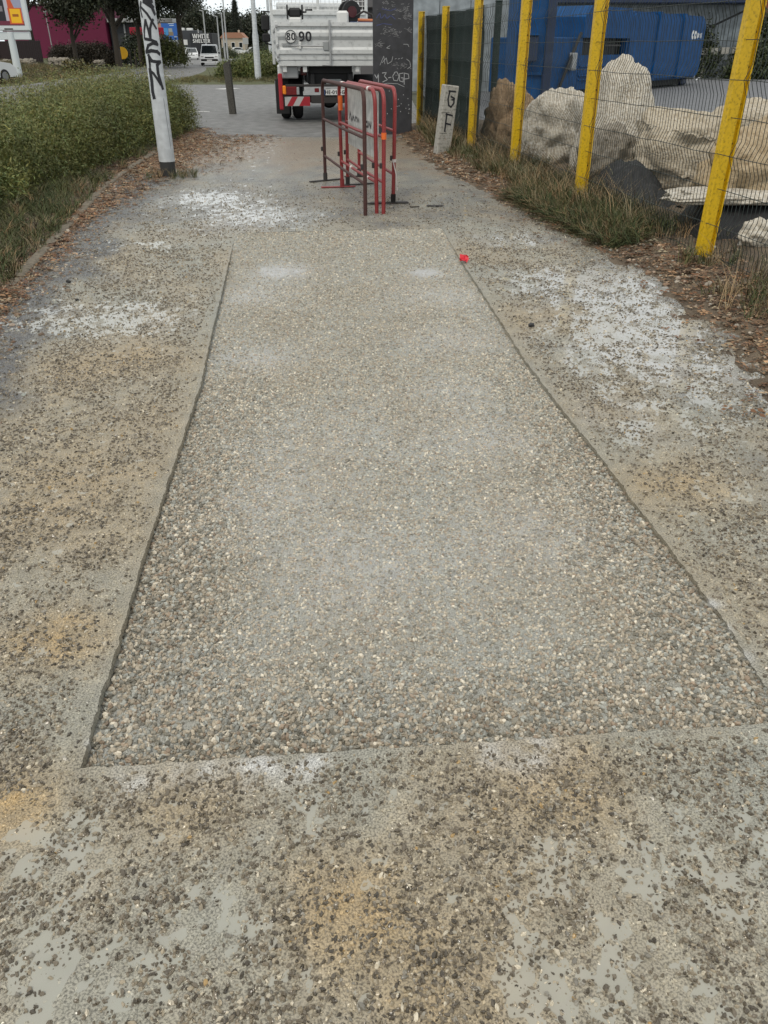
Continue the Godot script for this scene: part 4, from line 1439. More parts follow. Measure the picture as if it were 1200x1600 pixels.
func build_barriers() -> void:
	var a = barrier("rusty brown tubular barrier on the outside of the stack, legs bare", [-0.19, 8.53], [-0.75, 10.92], 1.14, M.barrier_brown, 0.0, [[1, 0.46, 0.35, M.dark_steel, 0.0]])
	var b = barrier("red tubular barrier with white tape on its top rail, second in the stack", [-0.075, 8.66], [-0.51, 10.39], 1.13, M.barrier_red, 0.012, [[1, 0.42, -0.15, M.barrier_red, -0.05]])
	var c = barrier("red tubular barrier holding a white board, third in the stack", [-0.005, 8.62], [-0.45, 10.56], 1.13, M.barrier_red, -0.005, [[1, 0.44, 0.2, M.dark_steel, 0.12]])
	var d = barrier("red tubular barrier next to the dark pillar, with black feet", [0.10, 9.25], [-0.33, 11.3], 1.12, M.barrier_red, -0.015, [[0, 0.46, 0.1, M.dark_steel, -0.06], [0, 0.42, -0.12, M.dark_steel, -0.04], [1, 0.40, 0.1, M.dark_steel, 0.0]])
	# strips of tape
	for q in [[b, Vector3(0, 1.13, -0.25), "white_tape", 0.024, 0.07], [b, Vector3(0, 1.13, -1.55), "white_tape", 0.024, 0.10], [b, Vector3(0, 0.30, -0.35), "white_tape", 0.018, 0.03], [b, Vector3(0, 0.30, -1.2), "white_tape", 0.018, 0.06]]:
		tubepart("tape_band", [q[1] + Vector3(0, 0, q[4] * 0.5), q[1] - Vector3(0, 0, q[4] * 0.5)], q[3], M[q[2]], q[0], 10)
	tubepart("tape_band", [Vector3(0, 0.70, 0), Vector3(0, 0.76, 0)], 0.026, M.orange_tape, c, 10)
	tubepart("tape_band", [Vector3(0, 0.85, -1.72), Vector3(0, 1.0, -1.72)], 0.026, M.orange_tape, b, 10)
	tubepart("tape_tail", [Vector3(-0.01, 0.42, 0.02), Vector3(0.02, 0.30, 0.03), Vector3(0.035, 0.14, 0.03)], 0.006, M.white_tape, d, 6)
	tubepart("tape_band", [Vector3(0, 0.42, 0), Vector3(0, 0.45, 0)], 0.025, M.white_tape, d, 10)
	# white board in the third barrier, with worn black lettering
	boxpart("board", Vector3(-0.01, 0.80, -1.02), Vector3(0.012, 0.62, 1.62), M.board_white, c, 0.003)
	var lt = [[[0, 0.3], [0.1, 0.95], [0.2, 0.1], [0.28, 0.6]], [[0.3, 0.2], [0.42, 0.7], [0.48, 0.25]], [[0.55, 0.3], [0.6, 0.7], [0.7, 0.6]], [[0.74, 0.25], [0.82, 0.65], [0.9, 0.3]], [[1.25, 0.3], [1.3, 0.7], [1.42, 0.6], [1.3, 0.2], [1.45, 0.2]], [[1.5, 0.6], [1.52, 0.15], [1.66, 0.2], [1.64, 0.65], [1.5, 0.6]], [[1.72, 0.2], [1.75, 0.7], [1.9, 0.2], [1.92, 0.7]]]
	var st = S()
	for s in lt:
		var pts = []
		var nr = []
		for q in s:
			pts.append(Vector3(-0.0175, 0.74 + q[1] * 0.10, -1.72 + q[0] * 0.62))
			nr.append(Vector3.LEFT)
		stroke(st, pts, nr, 0.022)
	obj("lettering", st, M.black_paint, c)

# ---------------------------------------------------------------- dark pillar and concrete stub
func build_pillar_and_stub() -> void:
	var p = thing("sign_pillar", "tall dark grey sheet-metal pillar covered in scribbled graffiti", "pillar", W(0.165, 17.2))
	boxpart("casing", Vector3(0, 2.0, -0.14), Vector3(0.75, 4.1, 0.28), M.pillar_grey, p, 0.012)
	boxpart("base_plate", Vector3(0, 0.10, -0.14), Vector3(0.70, 0.30, 0.262), M.pillar_faded, p, 0.004)
	var marks = [
		[[[-0.34, 1.02], [-0.30, 0.96], [-0.27, 1.04], [-0.27, 0.90]], 0.012, 0], [[[-0.20, 1.05], [-0.12, 1.06], [-0.16, 1.0], [-0.10, 0.94], [-0.19, 0.90]], 0.012, 0], [[[-0.08, 0.97], [-0.03, 0.98]], 0.012, 0],
		[[[0.05, 1.07], [0.00, 1.0], [0.02, 0.93], [0.09, 0.92], [0.12, 1.0], [0.08, 1.07], [0.03, 1.06]], 0.012, 0], [[[0.20, 1.05], [0.13, 1.04], [0.13, 0.92], [0.20, 0.90], [0.20, 0.97], [0.16, 0.97]], 0.012, 0], [[[0.22, 0.86], [0.22, 1.05], [0.30, 1.03], [0.31, 0.96], [0.23, 0.95]], 0.012, 0],
		[[[-0.28, 0.84], [-0.1, 0.88], [0.1, 0.87], [0.22, 0.82]], 0.008, 0], [[[-0.20, 1.22], [-0.12, 1.30], [-0.10, 1.20], [-0.02, 1.24], [0.0, 1.32]], 0.008, 0], [[[-0.24, 1.18], [-0.17, 1.33], [-0.15, 1.20]], 0.007, 0], [[[0.04, 1.28], [0.07, 1.29]], 0.007, 0], [[[0.10, 1.28], [0.13, 1.29]], 0.007, 0], [[[0.16, 1.29], [0.19, 1.30]], 0.007, 0],
		[[[0.26, 1.28], [0.32, 1.24], [0.34, 1.16], [0.28, 1.12]], 0.008, 0], [[[-0.05, 1.50], [-0.12, 1.46], [-0.06, 1.45]], 0.007, 0], [[[0.2, 1.52], [0.28, 1.52], [0.3, 1.48]], 0.007, 0],
		[[[-0.30, 1.94], [-0.24, 2.02], [-0.22, 1.92], [-0.14, 2.0], [-0.12, 1.92], [-0.04, 1.98], [0.04, 1.92]], 0.016, 1], [[[-0.30, 1.82], [-0.18, 1.85], [-0.02, 1.83]], 0.014, 1], [[[-0.2, 2.08], [-0.05, 2.05], [0.05, 2.08]], 0.014, 1]]
	for c in 2:
		var st = S()
		for s in marks:
			if s[2] != c: continue
			var pts = []
			var nr = []
			for q in s[0]:
				pts.append(Vector3(q[0], q[1], 0.0015))
				nr.append(Vector3.BACK)
			stroke(st, pts, nr, s[1])
		obj("graffiti", st, M.chalk_paint if c == 0 else M.blue_marker, p)
	# rubbed chalky smears, thin and broken
	var r := RandomNumberGenerator.new()
	r.seed = 14
	var sm = S()
	for q in [[0.22, 2.05, 0.12], [-0.12, 2.12, 0.16], [-0.12, 1.72, 0.14], [0.05, 1.70, 0.10], [-0.25, 1.52, 0.10], [0.12, 1.18, 0.16], [0.3, 1.75, 0.06], [0.26, 1.95, 0.1]]:
		for k in 26:
			var a = Vector3(q[0] + r.randfn() * q[2] * 0.5, q[1] + r.randfn() * q[2] * 0.32, 0.001)
			if absf(a.x) > 0.34: continue
			var e = a + Vector3(r.randf_range(0.01, 0.05), r.randf_range(-0.02, 0.03), 0)
			if e.x > 0.36: continue
			stroke(sm, [a, e], [Vector3.BACK, Vector3.BACK], r.randf_range(0.003, 0.009))
	obj("smears", sm, M.smear, p)
	for k in 16:
		var st = S()
		disc(st, Vector3(r.randf_range(-0.1, 0.34), r.randf_range(0.25, 0.75), 0.002), Vector3.BACK, 0.009, 0.002, 8)
		obj("paint_chip", st, M.chalk_paint, p)
	var s = thing("concrete_stub", "leaning square concrete post with black painted letters on its face", "post", W(0.90, 13.6))
	s.rotation = Vector3(0.0, 0.24, -0.11)
	var st = S()
	cbox(st, Vector3(0, 0.37, 0), Vector3(0.22, 1.24, 0.20), 0.012)
	obj("shaft", st, M.concrete, s)
	for y in [0.33, 0.62]: boxpart("crack", Vector3(-0.05, y, 0.1005), Vector3(0.12, 0.006, 0.002), M.dark_steel, s, 0.0, Basis(Vector3.BACK, 0.06))
	st = S()
	for q in [[[-0.01, 0.91], [0.09, 0.91]], [[0.0, 0.91], [-0.012, 0.80], [0.01, 0.72], [0.05, 0.70], [0.085, 0.75], [0.085, 0.82], [0.03, 0.84]], [[0.085, 0.80], [0.05, 0.80]], [[-0.012, 0.60], [0.09, 0.585]], [[0.0, 0.60], [0.0, 0.36]], [[0.0, 0.47], [0.08, 0.46]]]:
		var pts = []
		var nr = []
		for v in q:
			pts.append(Vector3(v[0] - 0.03, v[1], 0.102))
			nr.append(Vector3.BACK)
		stroke(st, pts, nr, 0.024)
	obj("painted_letters", st, M.black_paint, s)

# ---------------------------------------------------------------- the tipper truck
func words(called, text, size, mat, parent, at, basis = Basis.IDENTITY, bold = true, depth = 0.004):
	var tm := TextMesh.new()
	tm.text = text
	var f := SystemFont.new()
	f.font_names = PackedStringArray(["Droid Sans"])
	f.font_weight = 700 if bold else 400
	tm.font = f
	tm.font_size = 32
	tm.pixel_size = size / 23.0
	tm.depth = depth
	var o = place(tm, called, mat, parent)
	o.position = at
	o.basis = basis
	return o

func wheel(parent, at, r, w, seg = 26) -> void:
	var o := Node3D.new()
	o.name = "wheel"
	parent.add_child(o, true)
	o.position = at
	var st = S()
	var ax = Vector3.RIGHT
	tube(st, [ax * -w * 0.5, ax * (-w * 0.5 + r * 0.08), ax * (-w * 0.5 + r * 0.16), ax * (w * 0.5 - r * 0.16), ax * (w * 0.5 - r * 0.08), ax * w * 0.5], [r * 0.82, r * 0.95, r, r, r * 0.95, r * 0.82], seg)
	obj("tyre", st, M.tyre, o)
	st = S()
	tube(st, [ax * -(w * 0.5 + 0.006), ax * (w * 0.5 + 0.006)], r * 0.55, seg)
	obj("rim", st, M.rim_grey, o)

func build_truck() -> void:
	var t = thing("tipper_truck", "white tipper truck with red and white rear boards parked past the barriers", "truck", W(-1.16, 20.05), deg_to_rad(7.5))
	var onx = Basis(Vector3(0, 0, 1), Vector3(0, 1, 0), Vector3(1, 0, 0))
	# tailgate with its pressed ribs
	var st = S()
	var prof = []
	for q in [[-0.02, 1.23], [-0.02, 1.92], [0.045, 1.93], [0.05, 1.86], [0.012, 1.84], [0.012, 1.80], [0.055, 1.74], [0.055, 1.67], [0.018, 1.60], [0.018, 1.47], [0.055, 1.42], [0.055, 1.345], [0.03, 1.325], [0.03, 1.23]]: prof.append(Vector2(q[0], q[1]))
	prism(st, prof, -1.15, 1.15, Transform3D(onx, Vector3.ZERO))
	var gate = obj("tailgate", st, M.truck_white, t)
	tubepart("lock_bar", [Vector3(-0.02, 1.12, 0.085), Vector3(-0.02, 1.97, 0.085)], 0.022, M.brushed, gate, 8)
	tubepart("handle_rod", [Vector3(-0.86, 1.50, 0.075), Vector3(-0.18, 1.49, 0.075)], 0.015, M.brushed, gate, 8)
	boxpart("handle_bracket", Vector3(-0.67, 1.50, 0.06), Vector3(0.05, 0.14, 0.05), M.plate_white, gate, 0.01)
	boxpart("handle_guide", Vector3(-0.94, 1.515, 0.03), Vector3(0.22, 0.055, 0.03), M.truck_grey, gate, 0.005)
	boxpart("grease_patch", Vector3(-0.10, 1.49, 0.045), Vector3(0.15, 0.20, 0.06), M.truck_grey, gate, 0.03)
	for y in [1.31, 1.50, 1.86]:
		for x in [-1.15, 1.15]: boxpart("gate_pin", Vector3(x * 1.005, y, 0.06), Vector3(0.05, 0.06, 0.05), M.brushed, gate, 0.01)
	# speed discs
	for q in [[-0.86, 0.122, "plate_white", 0.058], [-0.86, 0.105, "truck_white", 0.060]]:
		pass
	var ring = S()
	var rp = []
	for k in 33: rp.append(Vector3(-0.86 + 0.118 * cos(TAU * k / 32.0), 1.665 + 0.118 * sin(TAU * k / 32.0), 0.064))
	var disc_plate = S()
	disc(disc_plate, Vector3(-0.86, 1.665, 0.058), Vector3.BACK, 0.125, 0.003, 28)
	var sp = obj("speed_plate", disc_plate, M.plate_white, gate)
	tube(ring, rp, 0.007, 6, false)
	obj("plate_ring", ring, M.black_paint, sp)
	words("plate_number", "80", 0.135, M.black_paint, sp, Vector3(-0.86, 1.665, 0.0645))
	words("speed_number", "90", 0.185, M.black_paint, gate, Vector3(-0.555, 1.665, 0.0585))
	# load bed
	boxpart("bed_floor", Vector3(0, 1.19, -1.85), Vector3(2.3, 0.07, 3.64), M.truck_grey, t, 0.005)
	boxpart("rear_sill", Vector3(0, 1.165, -0.03), Vector3(2.3, 0.115, 0.10), M.truck_white, t, 0.01)
	for x in [-1.155, 1.155]:
		var side = boxpart("side_panel", Vector3(x, 1.55, -1.86), Vector3(0.035, 0.66, 3.60), M.truck_white, t, 0.008)
		for y in [1.36, 1.58, 1.80]: boxpart("panel_rib", Vector3(x * 1.02, y, -1.86), Vector3(0.03, 0.07, 3.5), M.truck_grey, side, 0.01)
		boxpart("corner_post", Vector3(x * 1.002, 1.58, 0.015), Vector3(0.06, 0.74, 0.06), M.truck_white, t, 0.01)
	for x in [-1.02, -0.58, 0.58, 1.02]: boxpart("sill_bracket", Vector3(x, 1.07, -0.05), Vector3(0.09, 0.16, 0.06), M.plate_white, t, 0.01)
	boxpart("underbody_bin", Vector3(-0.90, 0.99, -0.25), Vector3(0.34, 0.24, 0.34), M.truck_grey, t, 0.02)
	boxpart("valance", Vector3(-1.02, 1.0, -0.60), Vector3(0.30, 0.26, 0.9), M.truck_white, t, 0.03)
	# headboard with its grille
	boxpart("headboard", Vector3(0, 1.72, -3.72), Vector3(2.36, 0.98, 0.05), M.truck_white, t, 0.01)
	for x in [-1.2, 1.2]: boxpart("headboard_post", Vector3(x, 1.95, -3.74), Vector3(0.075, 1.75, 0.09), M.truck_white, t, 0.012)
	boxpart("top_rail", Vector3(0, 2.80, -3.74), Vector3(2.46, 0.07, 0.08), M.truck_white, t, 0.012)
	boxpart("mid_rail", Vector3(0, 2.22, -3.70), Vector3(2.34, 0.12, 0.09), M.truck_white, t, 0.012)
	boxpart("centre_post", Vector3(-0.02, 2.50, -3.70), Vector3(0.06, 0.56, 0.06), M.truck_white, t, 0.01)
	for i in 22: boxpart("grille_bar", Vector3(-1.10 + i * 0.105, 2.52, -3.74), Vector3(0.012, 0.52, 0.012), M.plate_white, t, 0.0)
	for i in 4: boxpart("grille_bar", Vector3(0, 2.36 + i * 0.105, -3.728), Vector3(2.3, 0.012, 0.012), M.plate_white, t, 0.0)
	# cab
	st = S()
	prism(st, [Vector2(-3.85, 0.65), Vector2(-3.85, 2.35), Vector2(-4.05, 2.45), Vector2(-5.0, 2.42), Vector2(-5.65, 1.55), Vector2(-5.85, 1.4), Vector2(-5.9, 0.65)], -1.05, 1.05, Transform3D(onx, Vector3.ZERO))
	var cab = obj("cab", st, M.truck_white, t)
	boxpart("rear_window", Vector3(0, 2.0, -3.842), Vector3(1.3, 0.42, 0.012), M.window_dark, cab, 0.004)
	for x in [-1.055, 1.055]: boxpart("side_window", Vector3(x, 1.92, -4.6), Vector3(0.012, 0.6, 1.0), M.window_dark, cab, 0.004)
	for x in [-1.0, 1.0]:
		var sx = signf(x)
		tubepart("mirror_arm", [Vector3(sx * 1.05, 2.25, -5.0), Vector3(sx * 1.38, 2.28, -4.95), Vector3(sx * 1.38, 1.55, -4.95), Vector3(sx * 1.05, 1.48, -5.0)], 0.022, M.under_black, cab, 8)
		boxpart("mirror", Vector3(sx * 1.36, 2.02, -4.93), Vector3(0.22, 0.36, 0.09), M.under_black, cab, 0.03)
		boxpart("mirror", Vector3(sx * 1.36, 1.68, -4.93), Vector3(0.21, 0.20, 0.09), M.under_black, cab, 0.03)
	# gear carried on the bed
	st = S()
	disc(st, Vector3(0.50, 2.13, -0.35), Vector3(0.35, 0, 1).normalized(), 0.215, 0.03, 28, 0.01)
	var reel = obj("hose_reel", st, M.under_black, t)
	st = S()
	disc(st, Vector3(0.43, 2.13, -0.55), Vector3(0.35, 0, 1).normalized(), 0.215, 0.02, 28, 0.008)
	obj("reel_flange", st, M.under_black, reel)
	st = S()
	disc(st, Vector3(0.47, 2.13, -0.45), Vector3(0.35, 0, 1).normalized(), 0.165, 0.09, 24)
	obj("wound_hose", st, M.dark_steel, reel)
	st = S()
	disc(st, Vector3(0.512, 2.13, -0.312), Vector3(0.35, 0, 1).normalized(), 0.11, 0.01, 20, 0.004)
	obj("reel_hub", st, M.hub_maroon, reel)
	tubepart("loose_hose", [Vector3(0.60, 2.06, -0.26), Vector3(0.75, 2.14, -0.2), Vector3(0.92, 2.08, -0.2), Vector3(0.96, 1.95, -0.22)], 0.022, M.dark_steel, reel, 8)
	boxpart("water_tank", Vector3(0.30, 1.98, -0.35), Vector3(0.24, 0.34, 0.34), M.plate_white, t, 0.04)
	boxpart("water_tank_plinth", Vector3(0.42, 1.64, -0.4), Vector3(0.9, 0.4, 0.6), M.truck_grey, t, 0.02)
	tubepart("hose_roll", [Vector3(0.62, 1.975, -0.15), Vector3(0.95, 1.965, -0.17)], 0.035, M.hose_orange, t, 10)
	boxpart("blue_lid", Vector3(0.72, 1.93, -0.22), Vector3(0.55, 0.03, 0.25), M.tank_blue, t, 0.008)
	boxpart("winch_base", Vector3(-0.74, 1.95, -0.2), Vector3(0.28, 0.15, 0.22), M.plate_white, t, 0.03)
	boxpart("winch_stand", Vector3(-0.74, 1.55, -0.2), Vector3(0.20, 0.68, 0.18), M.truck_grey, t, 0.02)
	var w = boxpart("winch", Vector3(-0.74, 2.11, -0.2), Vector3(0.28, 0.17, 0.2), M.under_black, t, 0.04)
	for x in [-0.90, -0.58]: boxpart("winch_cheek", Vector3(x, 2.12, -0.2), Vector3(0.03, 0.27, 0.22), M.under_black, w, 0.01)
	tubepart("winch_crank", [Vector3(-0.56, 2.12, -0.2), Vector3(-0.50, 2.12, -0.2), Vector3(-0.50, 2.16, -0.2), Vector3(-0.36, 2.16, -0.2)], 0.018, M.under_black, w, 8)
	# chassis and running gear
	for x in [-0.42, 0.42]: boxpart("chassis_rail", Vector3(x, 0.84, -2.6), Vector3(0.09, 0.24, 5.0), M.under_black, t, 0.01)
	boxpart("rear_cross_member", Vector3(0, 0.86, -0.30), Vector3(1.0, 0.26, 0.10), M.under_black, t, 0.01)
	boxpart("tipping_frame", Vector3(0, 1.05, -1.9), Vector3(0.95, 0.18, 3.4), M.under_black, t, 0.01)
	boxpart("fuel_tank", Vector3(-0.78, 0.72, -2.6), Vector3(0.5, 0.45, 1.0), M.truck_grey, t, 0.05)
	tubepart("axle", [Vector3(-0.9, 0.41, -1.15), Vector3(0.9, 0.41, -1.15)], 0.08, M.under_black, t, 10)
	st = S()
	for k in 6: pass
	disc(st, Vector3(0, 0.42, -1.15), Vector3.BACK, 0.20, 0.16, 18, 0.05)
	obj("differential", st, M.under_black, t)
	for x in [-1.02, -0.74, 0.74, 1.02]: wheel(t, Vector3(x, 0.41, -1.15), 0.41, 0.235)
	for x in [-0.98, 0.98]: wheel(t, Vector3(x, 0.41, -4.75), 0.41, 0.24)
	for x in [-0.90, 0.90]:
		st = S()
		var arc = []
		for k in 13: arc.append(Vector2(-1.15 + 0.52 * cos(PI * k / 12.0), 0.42 + 0.50 * sin(PI * k / 12.0)))
		for k in 13: arc.append(Vector2(-1.15 + 0.49 * cos(PI * (12 - k) / 12.0), 0.42 + 0.47 * sin(PI * (12 - k) / 12.0)))
		prism(st, arc, x - 0.28, x + 0.28, Transform3D(onx, Vector3.ZERO))
		obj("mudguard", st, M.under_black, t)
	# rear boards, bumper and lamps
	for x in [-1.0, 1.0]:
		var sx = signf(x)
		boxpart("side_board", Vector3(sx * 1.135, 0.61, -0.05), Vector3(0.095, 0.72, 0.05), M.truck_red, t, 0.02)
		boxpart("mud_flap", Vector3(sx * 1.10, 0.50, -0.45), Vector3(0.30, 0.70, 0.03), M.under_black, t, 0.005)
		var cl = boxpart("lamp_cluster", Vector3(sx * 0.93, 0.63, 0.0), Vector3(0.30, 0.17, 0.08), M.lamp_red, t, 0.015)
		boxpart("reversing_lamp", Vector3(sx * 0.76, 0.63, 0.005), Vector3(0.06, 0.15, 0.082), M.truck_grey, cl, 0.01)
		boxpart("marker_lamp", Vector3(sx * 1.06, 0.65, 0.03), Vector3(0.075, 0.17, 0.10), M.lamp_orange, t, 0.015)
		# hatched warning board
		var bd = boxpart("warning_board", Vector3(sx * 0.78, 0.425, 0.03), Vector3(0.56, 0.185, 0.012), M.plate_grey, t, 0.002)
		for k in 2:
			st = S()
			var bx = sx * 0.78 + (-0.12 + k * 0.27) - 0.02
			var poly = [Vector2(bx - 0.10, 0.334), Vector2(bx + 0.03, 0.334), Vector2(bx + 0.15, 0.516), Vector2(bx + 0.02, 0.516)]
			if k == 1: poly = [Vector2(bx - 0.10, 0.334), Vector2(sx * 0.78 + 0.278, 0.334), Vector2(sx * 0.78 + 0.278, 0.516), Vector2(bx + 0.02, 0.516)]
			prism(st, poly, 0.0362, 0.0385)
			obj("red_stripe", st, M.truck_red, bd)
		tubepart("side_guard", [Vector3(sx * 1.16, 0.55, -2.0), Vector3(sx * 1.16, 0.55, -3.8)], 0.03, M.brushed, t, 6)
		boxpart("side_step", Vector3(sx * 1.20, 0.72, -0.9), Vector3(0.10, 0.14, 0.5), M.truck_grey, t, 0.01)
		boxpart("side_step", Vector3(sx * 1.20, 0.40, -0.9), Vector3(0.10, 0.12, 0.5), M.truck_grey, t, 0.01)
	boxpart("bumper_bar", Vector3(0, 0.735, 0.0), Vector3(2.06, 0.05, 0.05), M.dark_steel, t, 0.008)
	boxpart("bumper", Vector3(0, 0.45, -0.02), Vector3(0.95, 0.14, 0.07), M.dark_steel, t, 0.01)
	boxpart("reflector", Vector3(-0.34, 0.64, 0.0), Vector3(0.10, 0.08, 0.03), M.lamp_red, t, 0.01)
	boxpart("red_block", Vector3(-0.60, 1.0, -0.45), Vector3(0.14, 0.16, 0.10), M.lamp_red, t, 0.02)
	var np = boxpart("number_plate", Vector3(0.08, 0.60, 0.03), Vector3(0.52, 0.115, 0.01), M.plate_white, t, 0.003)
	boxpart("plate_band", Vector3(-0.165, 0.60, 0.036), Vector3(0.03, 0.113, 0.003), M.tank_blue, np, 0.0)
	words("plate_text", "HE-015-GV", 0.075, M.black_paint, np, Vector3(0.09, 0.60, 0.0365), Basis.IDENTITY, true, 0.002)
	boxpart("small_plate", Vector3(0.06, 0.80, -0.20), Vector3(0.34, 0.10, 0.02), M.truck_grey, t, 0.004)
	tubepart("tow_bar", [Vector3(-0.20, 1.13, 0.05), Vector3(0.06, 1.12, 0.05)], 0.016, M.brushed, t, 8)

# ---------------------------------------------------------------- cars
func car(called, label, category, at, turn, prof, w, paint, wheel_z, wheel_r, glass, group = ""):
	var c = thing(called, label, category, at, turn, group)
	var onx = Basis(Vector3(0, 0, 1), Vector3(0, 1, 0), Vector3(1, 0, 0))
	var lower = []
	var upper = []
	for q in prof.body: lower.append(Vector2(q[0], q[1]))
	for q in prof.roof: upper.append(Vector2(q[0], q[1]))
	var st = S()
	prism(st, lower, -w * 0.5, w * 0.5, Transform3D(onx, Vector3.ZERO))
	obj("body", st, paint, c)
	st = S()
	# cabin tapers inwards
	var n = upper.size()
	for k in n:
		var a = upper[k]
		var b = upper[(k + 1) % n]
		var ya = w * (0.5 - 0.10 * smoothstep(prof.belt, prof.top, a.y)) - 0.01
		var yb = w * (0.5 - 0.10 * smoothstep(prof.belt, prof.top, b.y)) - 0.01
		var mid = Vector3(0, (a.y + b.y) * 0.5 - (prof.belt + prof.top) * 0.5, (a.x + b.x) * 0.5 - (upper[0].x + upper[n - 1].x) * 0.5)
		var nn = Vector3(0, -(b.x - a.x), b.y - a.y).normalized()
		if nn.dot(mid) < 0: nn = -nn
		quad(st, Vector3(-ya, a.y, a.x), Vector3(ya, a.y, a.x), Vector3(yb, b.y, b.x), Vector3(-yb, b.y, b.x), nn)
	var idx = Geometry2D.triangulate_polygon(PackedVector2Array(upper))
	for sx in [-1.0, 1.0]:
		for i in range(0, idx.size(), 3):
			var p = []
			for k in 3:
				var v = upper[idx[i + k]]
				p.append(Vector3(sx * (w * (0.5 - 0.10 * smoothstep(prof.belt, prof.top, v.y)) - 0.01), v.y, v.x))
			tri(st, p[0], p[1], p[2], Vector3(sx, 0.2, 0).normalized())
	obj("cabin", st, paint, c)
	for g in glass:
		# g: two (z, y) points of a pane seen from the front or back, and the share of the width
		st = S()
		var a = g[0]
		var b = g[1]
		var nn = Vector3(0, absf(b.x - a.x) + 0.2, (b.y - a.y) * signf(g[3])).normalized()
		var k0 = w * (0.5 - 0.10 * smoothstep(prof.belt, prof.top, a.y)) * g[2]
		var k1 = w * (0.5 - 0.10 * smoothstep(prof.belt, prof.top, b.y)) * g[2]
		var off = nn * 0.012
		quad(st, Vector3(-k0, a.y, a.x) + off, Vector3(k0, a.y, a.x) + off, Vector3(k1, b.y, b.x) + off, Vector3(-k1, b.y, b.x) + off, nn)
		obj("windscreen" if g[3] > 0 else "rear_window", st, M.window_dark, c)
	for sx in [-1.0, 1.0]:
		st = S()
		var pts = []
		for q in prof.side: pts.append(Vector3(sx * (w * (0.5 - 0.10 * smoothstep(prof.belt, prof.top, q[1])) + 0.004), q[1], q[0]))
		for k in range(1, pts.size() - 1): tri(st, pts[0], pts[k], pts[k + 1], Vector3(sx, 0.2, 0).normalized())
		obj("side_window", st, M.window_dark, c)
		boxpart("headlight", Vector3(sx * w * 0.38, prof.lamp, prof.nose - 0.02), Vector3(w * 0.16, 0.13, 0.06), M.plate_grey, c, 0.02)
		boxpart("tail_lamp", Vector3(sx * w * 0.42, prof.lamp + 0.1, prof.tail + 0.01), Vector3(w * 0.10, 0.2, 0.05), M.lamp_red, c, 0.02)
		boxpart("wing_mirror", Vector3(sx * (w * 0.5 + 0.09), prof.belt + 0.08, prof.mirror), Vector3(0.17, 0.14, 0.10), M.under_black, c, 0.03)
		for z in wheel_z: wheel(c, Vector3(sx * (w * 0.5 - 0.09), wheel_r, z), wheel_r, 0.2, 18)
	boxpart("bumper", Vector3(0, prof.lamp - 0.32, prof.nose - 0.01), Vector3(w * 0.96, 0.24, 0.12), prof.bumper, c, 0.04)
	boxpart("grille", Vector3(0, prof.lamp - 0.08, prof.nose + 0.005), Vector3(w * 0.5, 0.12, 0.05), M.under_black, c, 0.02)
	boxpart("number_plate", Vector3(0, prof.lamp - 0.32, prof.nose + 0.055), Vector3(0.5, 0.11, 0.01), M.plate_white, c, 0.0)
	return c

func van_profile() -> Dictionary:
	return {"body": [[-2.1, 0.28], [-2.15, 0.9], [-2.1, 1.02], [1.25, 1.02], [1.85, 0.95], [2.05, 0.75], [2.1, 0.28]], "roof": [[-2.1, 1.02], [-2.05, 1.72], [-1.9, 1.82], [0.5, 1.84], [0.75, 1.78], [1.3, 1.02]], "belt": 1.02, "top": 1.84, "side": [[0.1, 1.08], [0.1, 1.62], [0.62, 1.62], [1.1, 1.08]], "lamp": 0.80, "nose": 2.05, "tail": -2.12, "mirror": 0.95, "bumper": M.under_black}

func car_profile() -> Dictionary:
	return {"body": [[-2.0, 0.26], [-2.05, 0.75], [-1.95, 0.92], [0.9, 0.92], [1.75, 0.80], [2.0, 0.62], [2.05, 0.26]], "roof": [[-1.95, 0.92], [-1.45, 1.38], [-0.7, 1.46], [0.15, 1.42], [0.95, 0.92]], "belt": 0.92, "top": 1.46, "side": [[-1.4, 0.97], [-1.1, 1.32], [-0.6, 1.37], [0.1, 1.34], [0.7, 0.97]], "lamp": 0.66, "nose": 1.98, "tail": -2.03, "mirror": 0.6, "bumper": M.car_white}

# ---------------------------------------------------------------- over the road on the left
func poster(called, parent, c, size, img: Image, face = 0.0):
	var tex := ImageTexture.create_from_image(img)
	var m := StandardMaterial3D.new()
	m.resource_name = called
	m.albedo_texture = tex
	m.roughness = 0.45
	var st = S()
	var h = size * 0.5
	var q = [[-h.x, -h.y, 0, 1], [-h.x, h.y, 0, 0], [h.x, h.y, 1, 0], [h.x, -h.y, 1, 1]]
	for k in [0, 1, 2, 0, 2, 3]:
		st.set_normal(Vector3.BACK)
		st.set_uv(Vector2(q[k][2], q[k][3]))
		st.add_vertex(Vector3(q[k][0], q[k][1], 0))
	var o = place(st.commit(), called, m, parent)
	o.position = c
	return o

func blot(img: Image, cx, cy, rx, ry, col) -> void:
	for y in range(maxi(0, int(cy - ry)), mini(img.get_height(), int(cy + ry) + 1)):
		for x in range(maxi(0, int(cx - rx)), mini(img.get_width(), int(cx + rx) + 1)):
			var q = pow((x - cx) / rx, 2.0) + pow((y - cy) / ry, 2.0)
			if q < 1.0: img.set_pixel(x, y, col)

